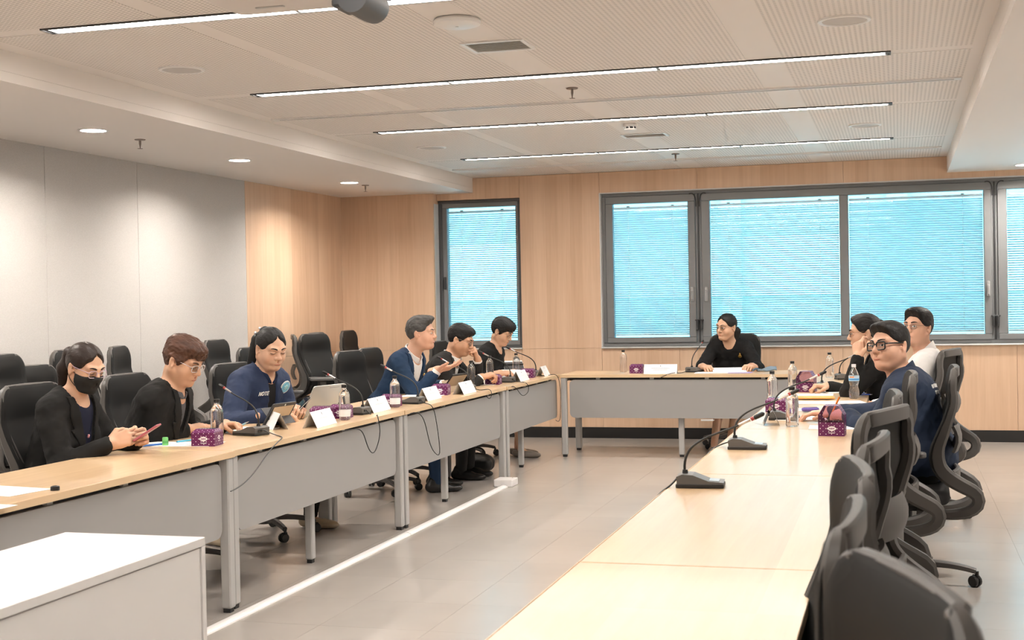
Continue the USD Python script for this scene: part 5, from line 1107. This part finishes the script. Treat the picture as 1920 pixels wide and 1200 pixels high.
def snack_box(label, x, y, rz, w=.118, d=.118, h=.066, tall=False, group=None):
    t = thing('snack_box', label, 'box', (x, y, TZ), rz, group); a, b = w/2, d/2
    if not tall:
        hs = h+.016
        Q = [[(-a, -b, 0), (a, -b, 0), (a, -b, h), (-a, -b, h)], [(a, -b, 0), (a, b, 0), (a, b, h), (a, -b, h)], [(a, b, 0), (-a, b, 0), (-a, b, h), (a, b, h)], [(-a, b, 0), (-a, -b, 0), (-a, -b, h), (-a, b, h)],
             [(-a, -b, h), (a, -b, h), (a*.8, -b*.45, hs), (-a*.8, -b*.45, hs)], [(a, b, h), (-a, b, h), (-a*.8, b*.45, hs), (a*.8, b*.45, hs)], [(a, -b, h), (a, b, h), (a*.8, b*.45, hs), (a*.8, -b*.45, hs)], [(-a, b, h), (-a, -b, h), (-a*.8, -b*.45, hs), (-a*.8, b*.45, hs)]]
        m, uv = uvquads(Q); obj('carton', m, M_dots, t, uv=uv)
        obj('window', bx(0, 0, hs-.0008, w*.80, d*.45, .0012), M_film, t); obj('contents', mv(pad(w*.74, d*.6, .045, .02, .012), 0, 0, .006), mat('pastry', (.55, .36, .20), .7), t, smooth=50)
    else:
        H = .145; prof = [(-a, 0), (a, 0), (a, .100), (a*.55, H), (-a*.55, H), (-a, .100)]
        lowf = [[(-a, -b, 0), (a, -b, 0), (a, -b, h), (-a, -b, h)], [(a, b, 0), (-a, b, 0), (-a, b, h), (a, b, h)]]
        side = [[(a, -b, 0), (a, b, 0), (a, b, .1), (a, -b, .1)], [(-a, b, 0), (-a, -b, 0), (-a, -b, .1), (-a, b, .1)], [(a, -b, .1), (a, b, .1), (a*.55, b, H), (a*.55, -b, H)], [(-a, b, .1), (-a, -b, .1), (-a*.55, -b, H), (-a*.55, b, H)], [(-a*.55, -b, H), (a*.55, -b, H), (a*.55, b, H), (-a*.55, b, H)],
                [(-a, -b, h), (-a+.042, -b, h), (-a+.020, -b, .100), (-a*.55+.012, -b, H), (-a*.55, -b, H), (-a, -b, .100)][:6]]
        m, uv = uvquads(lowf+side); obj('carton', m, M_dots, t, uv=uv)
        for s in (-1, 1): obj('window', cat(prism([(-a, h), (a, h), (a, .1), (a*.55, H), (-a*.55, H), (-a, .1)], .0008)).apply_transform(trimesh.transformations.rotation_matrix(math.pi/2, (1, 0, 0))).apply_translation((0, s*b+.0004, 0)), M_film, t)
    badge(t, (w*.02, -b-.0004, h*.55), np.stack([(1, 0, 0), (0, 0, 1), (0, -1, 0)], 1))
    badge(t, (a+.0004, 0, h*.6), np.stack([(0, 1, 0), (0, 0, 1), (1, 0, 0)], 1), .8)
    return t
for x, y, rz, w in ((-3.25, 5.845, 8, 'nearest purple dotted snack box, left row, in front of a water bottle'), (-3.26, 7.22, 10, 'purple snack box behind a name card, before the silver tablet'), (-3.20, 7.36, 10, 'purple snack box behind the second bottle, left row'),
                    (-3.215, 8.22, 8, 'purple snack box behind the third water bottle, left row'), (-3.23, 9.26, 8, 'purple snack box between two name cards before the man in blue'), (-3.19, 10.45, 6, 'purple snack box before the clear bottle and the charcoal suit'),
                    (-3.15, 11.36, 6, 'small purple snack box between the last two name cards of the left row'), (-2.30, 12.03, 0, 'purple snack box on the head table beside the wide name card')):
    snack_box(w, x, y, rz)
snack_box('tall purple snack box with a see-through top before the man in black glasses', -.315, 6.61, -3, .122, .11, .066, True)
snack_box('domed purple snack box among the papers far along the right row', -.63, 9.6, -8, .122, .11, .066, True)
snack_box('purple snack box half hidden behind bottles on the right row', -.69, 7.95, -6)

# folded name cards
M_card = mat('card_white', (.84, .83, .83), .55); M_ink = mat('ink_grey', (.30, .32, .36), .6)
def tent(label, x, y, rz, w=.32, h=.088, b=.085, text=False):
    """folded card; its faces look along local -y and +y"""
    t = thing('name_card', label, 'name card', (x, y, TZ), rz); A = math.atan2(b/2, h)
    L_ = math.hypot(h, b/2)
    for s in (-1, 1):
        m = rot(bx(0, 0, L_/2, w, .0009, L_), (1, 0, 0), s*-math.degrees(A) if s > 0 else math.degrees(A)); 
        m = bx(0, 0, -L_/2, w, .0009, L_); m = rot(m, (1, 0, 0), s*math.degrees(A)); obj('panel', mv(m, 0, 0, h), M_card, t)
    c, sn = math.cos(A), math.sin(A)
    Rm = np.stack([(1, 0, 0), (0, sn, c), (0, -c, sn)], 1)
    def face(m, name): m.vertices = m.vertices @ Rm.T+np.array([0, -.0008-b/4, h/2]); obj(name, m, M_ink, t)
    face(cat(prism(rrect(.009, .011, .004, 3), .0006, (0, .030, 0)), bx(0, .022, .0003, .014, .0012, .0006)), 'emblem')
    face(cat(*[bx(0, .008-k*.014, .0003, w*(.55-.12*k), .0024, .0005) for k in range(2 if text else 1)]) if text else bx(0, .002, .0003, w*.4, .0008, .0004), 'print_line')
    return t
for x, y, rz, w in ((-3.30, 6.70, 128, 'nearest white name card, before the tan tablet case'), (-3.115, 6.87, 94, 'white folded name card before the silver tablet'), (-3.165, 7.83, 92, 'white name card just right of the second left microphone'),
                    (-3.155, 8.79, 92, 'white name card right of the third left microphone'), (-3.10, 9.42, 91, 'white name card before the fourth left microphone'), (-3.095, 10.92, 92, 'white name card right of the fifth left microphone'), (-3.08, 11.62, 93, 'white name card at the far corner of the left row')):
    tent(w, x, y, rz, .22 if rz > 120 else .24 if y > 11 else .32)
tent('wide white name card with a grey line of print on the head table', -2.06, 11.90, 0, .30, .085, .07, True)
t = thing('card_holder', 'clear folded card holder tipped beside the nearest bottle on the right row', 'card holder', (-.655, 7.14, TZ), -82)
for s in (-1, 1): obj('panel', mv(rot(bx(0, 0, -.05, .17, .0015, .10), (1, 0, 0), s*24), 0, 0, .0905), pane_mat('card_plastic', (.86, .86, .88), .8) if s < 0 else MATS.setdefault('cpl', UsdShade.Material.Get(stage, '/World/Looks/card_plastic')), t)
obj('insert', mv(rot(bx(0, .003, -.05, .15, .0008, .085), (1, 0, 0), 24), 0, 0, .09), M_card, t)

# tablets and phones
M_alum = mat('tablet_silver', (.62, .64, .62), .32, metallic=.3); M_scr = mat('screen_black', (.012, .012, .014), .08); M_tan = mat('kraft_tan', (.50, .38, .25), .7); M_case = mat('case_black', (.03, .03, .032), .5)
def slab(w, h, d, r=.010): return rot(pad(w, h, d, r, min(d*.4, .002)), (1, 0, 0), 90)      # stands in the xz plane, screen towards +y
t = thing('tablet', 'large silver tablet propped up before the person in the NOTE jacket', 'tablet', (-3.42, 7.50, TZ), 78)
obj('body', rot(mv(slab(.33, .215, .007, .012), 0, 0, .1085), (1, 0, 0), 28), M_alum, t, smooth=40)
obj('screen', rot(bx(0, .0008, .1085, .31, .001, .20), (1, 0, 0), 28), M_scr, t)
obj('camera', rot(mv(slab(.016, .022, .002, .006), .142, -.0075, .198), (1, 0, 0), 28), M_scr, t); obj('strip', rot(bx(.05, -.0074, .198, .10, .001, .005), (1, 0, 0), 28), mat('strip_grey', (.35, .36, .36), .4), t)
t = thing('tablet', 'tablet in a black and tan folding case beside the nearest left microphone', 'tablet', (-3.40, 6.86, TZ), 80)
obj('body', rot(mv(slab(.22, .155, .009, .010), 0, 0, .078), (1, 0, 0), 32), M_case, t, smooth=40); obj('inner_cover', rot(bx(0, -.0105, .076, .185, .0015, .12), (1, 0, 0), 32), M_tan, t)
obj('camera', rot(mv(slab(.012, .012, .002, .0055), .0, -.0115, .146), (1, 0, 0), 32), M_alum, t)
obj('kick_stand', rot(bx(0, -.012, .0, .21, .003, .125), (1, 0, 0), -42).apply_translation((0, -.030, .049)), M_case, t)
t = thing('tablet', 'tablet with a tan lining under the upturned palm', 'tablet', (-3.30, 9.62, TZ), 80)
obj('body', rot(mv(slab(.25, .175, .009, .010), 0, 0, .088), (1, 0, 0), 38), M_case, t, smooth=40); obj('inner_cover', rot(bx(0, -.0105, .083, .235, .0015, .155), (1, 0, 0), 38), M_tan, t)
obj('kick_stand', rot(bx(0, 0, 0, .24, .003, .11), (1, 0, 0), -38).apply_translation((0, -.045, .043)), M_tan, t)
t = thing('tablet', 'pale tablet standing by the far corner microphone', 'tablet', (-3.36, 11.70, TZ), 40)
obj('body', rot(mv(slab(.20, .15, .009, .010), 0, 0, .076), (1, 0, 0), -32), M_alum, t, smooth=40); obj('cover', rot(bx(0, -.012, .07, .19, .002, .13), (1, 0, 0), -32), M_case, t); obj('kick_stand', rot(bx(0, 0, 0, .19, .003, .12), (1, 0, 0), 30).apply_translation((0, .065, .052)), M_case, t)
t = thing('phone', 'dark pink phone held in both hands by the masked person', 'phone', (-3.352, 5.475, .842), -75)
ph = rot(pad(.068, .138, .009, .010, .003), (1, 0, 0), 32); obj('body', ph, mat('phone_pink', (.42, .10, .13), .3), t, smooth=40); obj('screen', rot(bx(0, 0, .0093, .060, .126, .0008), (1, 0, 0), 32), mat('screen_glare', (.30, .24, .32), .1), t)
t = thing('phone', 'black phone in the hand of the person in the NOTE jacket', 'phone', (-3.42, 7.27, .822), -40)
obj('body', rot(pad(.072, .148, .009, .010, .003), (1, 0, 0), 40), M_scr, t, smooth=40); obj('edge_frame', rot(mv(pad(.0735, .1495, .004, .011, .001), 0, 0, .0025), (1, 0, 0), 40), M_alum, t)

# papers, pens, folders
M_paper = mat('paper_white', (.86, .855, .85), .6); M_line = mat('print_grey', (.52, .53, .56), .7)
def sheet_(label, x, y, rz, w=.21, h=.297, z=TZ, n=1, m=None, curl=0.0, lines=True, name='paper_sheet', c='paper'):
    t = thing(name, label, c, (x, y, z), rz); th = .0012*n
    F = lambda u, v: ((u-.5)*w, (v-.5)*h, th/2+.0006+curl*max(0, u-.45)**2+.004*curl*math.sin(v*5))
    obj('sheet', sheet(F, 9, 5, th), m or M_paper, t, smooth=50)
    if lines: obj('print', cat(*[bx(-w*.08+(.0 if k % 3 else -.006), h*(.36-k*.085), th+.0010+.0003+0*curl, w*(.30+.12*((k*7) % 3)/2), .004, .0004) for k in range(7)]), M_line, t) if curl == 0 else None
    return t
sheet_('loose white sheet near the left edge on the nearest left table', -3.23, 4.26, 80); sheet_('second white sheet at the front edge, cut by the left border', -3.09, 3.86, 86)
sheet_('white sheet with pens and a green marker by the snack box', -3.42, 5.87, 95, .21, .40)
sheet_('white sheets under the hand of the bent-over person', -3.44, 6.62, 84, .21, .297, n=3)
sheet_('white page lying before the third left table chairs', -3.36, 7.95, 92, lines=True); sheet_('white page behind the third left bottle', -3.36, 8.55, 88)
sheet_('white papers before the man with his palm up', -3.33, 9.15, 95, n=2); sheet_('papers beside the green folder before the charcoal suit', -3.30, 10.42, 88, n=2, curl=.10)
sheet_('curling sheets under the hands of the woman writing in black', -3.38, 11.30, 84, n=2, curl=.22)
sheet_('dark green folder under the hand of the man in charcoal', -3.36, 10.68, 90, .22, .31, n=3, m=mat('folder_green', (.05, .16, .12), .5), lines=False, name='folder', c='folder')
sheet_('white pages lifted by the woman with the brooch', -1.47, 12.12, 100, .23, .30, n=4, curl=.10); sheet_('flat white sheets before the woman with the brooch', -1.62, 12.02, 94, .21, .297, n=2)
sheet_('lilac sheet under the pages on the head table', -1.40, 12.03, 88, .20, .28, n=1, m=mat('paper_lilac', (.30, .24, .52), .6), lines=False)
t = thing('glasses_case', 'folded blue-grey cloth case at the right of the head table', 'case', (-1.15, 12.20, TZ), 12)
obj('cloth', sheet(lambda u, v: ((u-.5)*.17, (v-.5)*.09, .012+.035*u*math.sin(v*3.1)+.006*math.sin(u*9+v*4)), 14, 9, .012), mat('blue_grey_cloth', (.16, .23, .30), .6), t, smooth=60); obj('flap', mv(sheet(lambda u, v: ((u-.5)*.08, (v-.5)*.07, .010+.018*math.sin(u*3.1)), 9, 7, .010), -.085, 0, 0), mat('steel_blue', (.05, .12, .19), .5), t, smooth=60)
rp = [(-.62, 8.05, -84, 'white papers at the inner edge of the right row by the microphone'), (-.50, 7.45, -92, 'white printed pages before the hands of the man in black glasses'), (-.36, 7.62, -80, 'white page under the writing hand, right row'), (-.52, 8.55, -96, 'printed pages behind the purple pouch, right row'),
      (-.36, 8.62, -74, 'white pages beside the waisted bottle'), (-.58, 9.25, -88, 'stack of papers beyond the orange envelope'), (-.36, 9.55, -70, 'white pages at the elbow of the leaning woman'), (-.45, 10.35, -90, 'yellowish notes before the leaning woman'), (-.30, 6.98, -88, 'white page beside the tall snack box, under the sleeve')]
for i, (x, y, rz, w) in enumerate(rp): sheet_(w, x, y, rz, .21, .297, n=2+(i*5) % 4, m=mat('paper_cream', (.82, .76, .58), .6) if 'yellowish' in w else None)
sheet_('orange envelope lying on the papers of the right row', -.53, 8.92, -84, .17, .24, z=TZ+.006, n=6, m=mat('envelope_orange', (.80, .38, .08), .55), lines=False, name='envelope', c='envelope')
t = thing('pouch', 'small violet pouch on the papers before the man in black glasses', 'pouch', (-.50, 7.92, TZ+.004), 20); obj('body', pad(.10, .06, .022, .025, .010), mat('violet_cloth', (.12, .08, .34), .6), t, smooth=50); obj('zip', bx(0, 0, .0225, .08, .004, .002), M_mblk, t)
def pen(label, x, y, rz, m, z=TZ+.006, tilt=0):
    t = thing('pen', label, 'pen', (x, y, z), rz); R_ = lambda g: rot(g, (0, 1, 0), -tilt)
    obj('barrel', R_(tube([(-.07, 0, 0), (.05, 0, 0)], .0045, 10)), m, t, smooth=40); obj('tip', R_(tube([(.05, 0, 0), (.066, 0, 0)], [.004, .001], 8)), M_silver, t); obj('pen_clip', R_(bx(-.05, 0, .0055, .035, .002, .0015)), M_silver, t)
P_blue = mat('pen_blue', (.04, .16, .55), .35); P_lt = mat('pen_light_blue', (.35, .62, .75), .35)
pen('blue and white pen on the sheet before the masked person', -3.50, 5.79, 60, P_blue); pen('light blue pen right of the green marker cap', -3.44, 5.99, 70, mat('pen_cyan', (.10, .50, .72), .35)); pen('pale blue pen in the hand of the bent-over person', -3.40, 6.44, 20, P_lt, TZ+.03, 25)
pen('orange pen in the hand of the man in black glasses', -.335, 7.26, 150, mat('pen_orange', (.85, .25, .03), .35), TZ+.075, -62); pen('blue pen by the waisted bottle', -.27, 9.30, -20, P_blue, TZ+.012); pen('second blue pen at the outer edge of the right row', -.24, 9.15, 10, mat('pen_deep_blue', (.03, .08, .40), .35), TZ+.012)
t = thing('marker_cap', 'bright green round marker standing on the sheet before the masked person', 'marker', (-3.455, 5.80, TZ+.0014)); obj('body', lathe([(0, 0), (.014, 0), (.0145, .003), (.0145, .036), (.012, .040), (0, .040)], 18), mat('marker_green', (.20, .62, .20), .4), t, smooth=40); obj('band', lathe([(.0146, .010), (.0149, .010), (.0149, .024), (.0146, .024)], 18), mat('band_green', (.10, .42, .12), .4), t)
t = thing('table_grommet', 'small black round disc on the nearest left table', 'disc', (-3.035, 4.31, TZ)); obj('body', lathe([(0, 0), (.017, 0), (.017, .013), (.015, .016), (0, .016)], 20), M_mblk, t, smooth=40); obj('top_ring', lathe([(.008, .016), (.012, .016), (.012, .0172), (.008, .0172)], 20), M_mtop, t)
t = thing('bag', 'black soft bag on the floor under the fourth left table', 'bag', (-3.40, 10.62, 0), 8)
bm = Field([cap((-.08, -.06, .07), (.08, -.06, .07), .062, k=.03), cap((-.08, .06, .07), (.08, .06, .07), .062, k=.03), cap((-.05, 0, .11), (.06, 0, .10), .06, k=.04)], .012); bm.put(fun(lambda X, Y, Z: Z-.004+0*X+0*Y)); bg = bm.mesh(); smooth_disp(bg, 14, .02, 2)
obj('body', bg, mat('bag_black', (.014, .014, .014), .5), t, smooth=True); obj('handle', tube(spline([(-.07, 0, .16), (-.04, .0, .20), (.04, 0, .20), (.07, 0, .155)], 12), .007, 8), M_mblk, t)
t = thing('cable_tray', 'small white shelf bracket under the head table panel', 'bracket', (-1.64, 11.86, .335)); obj('plate', bx(0, 0, 0, .11, .08, .006, .001), M_pvc, t); obj('lip', bx(0, -.038, .006, .11, .004, .012), M_pvc, t)
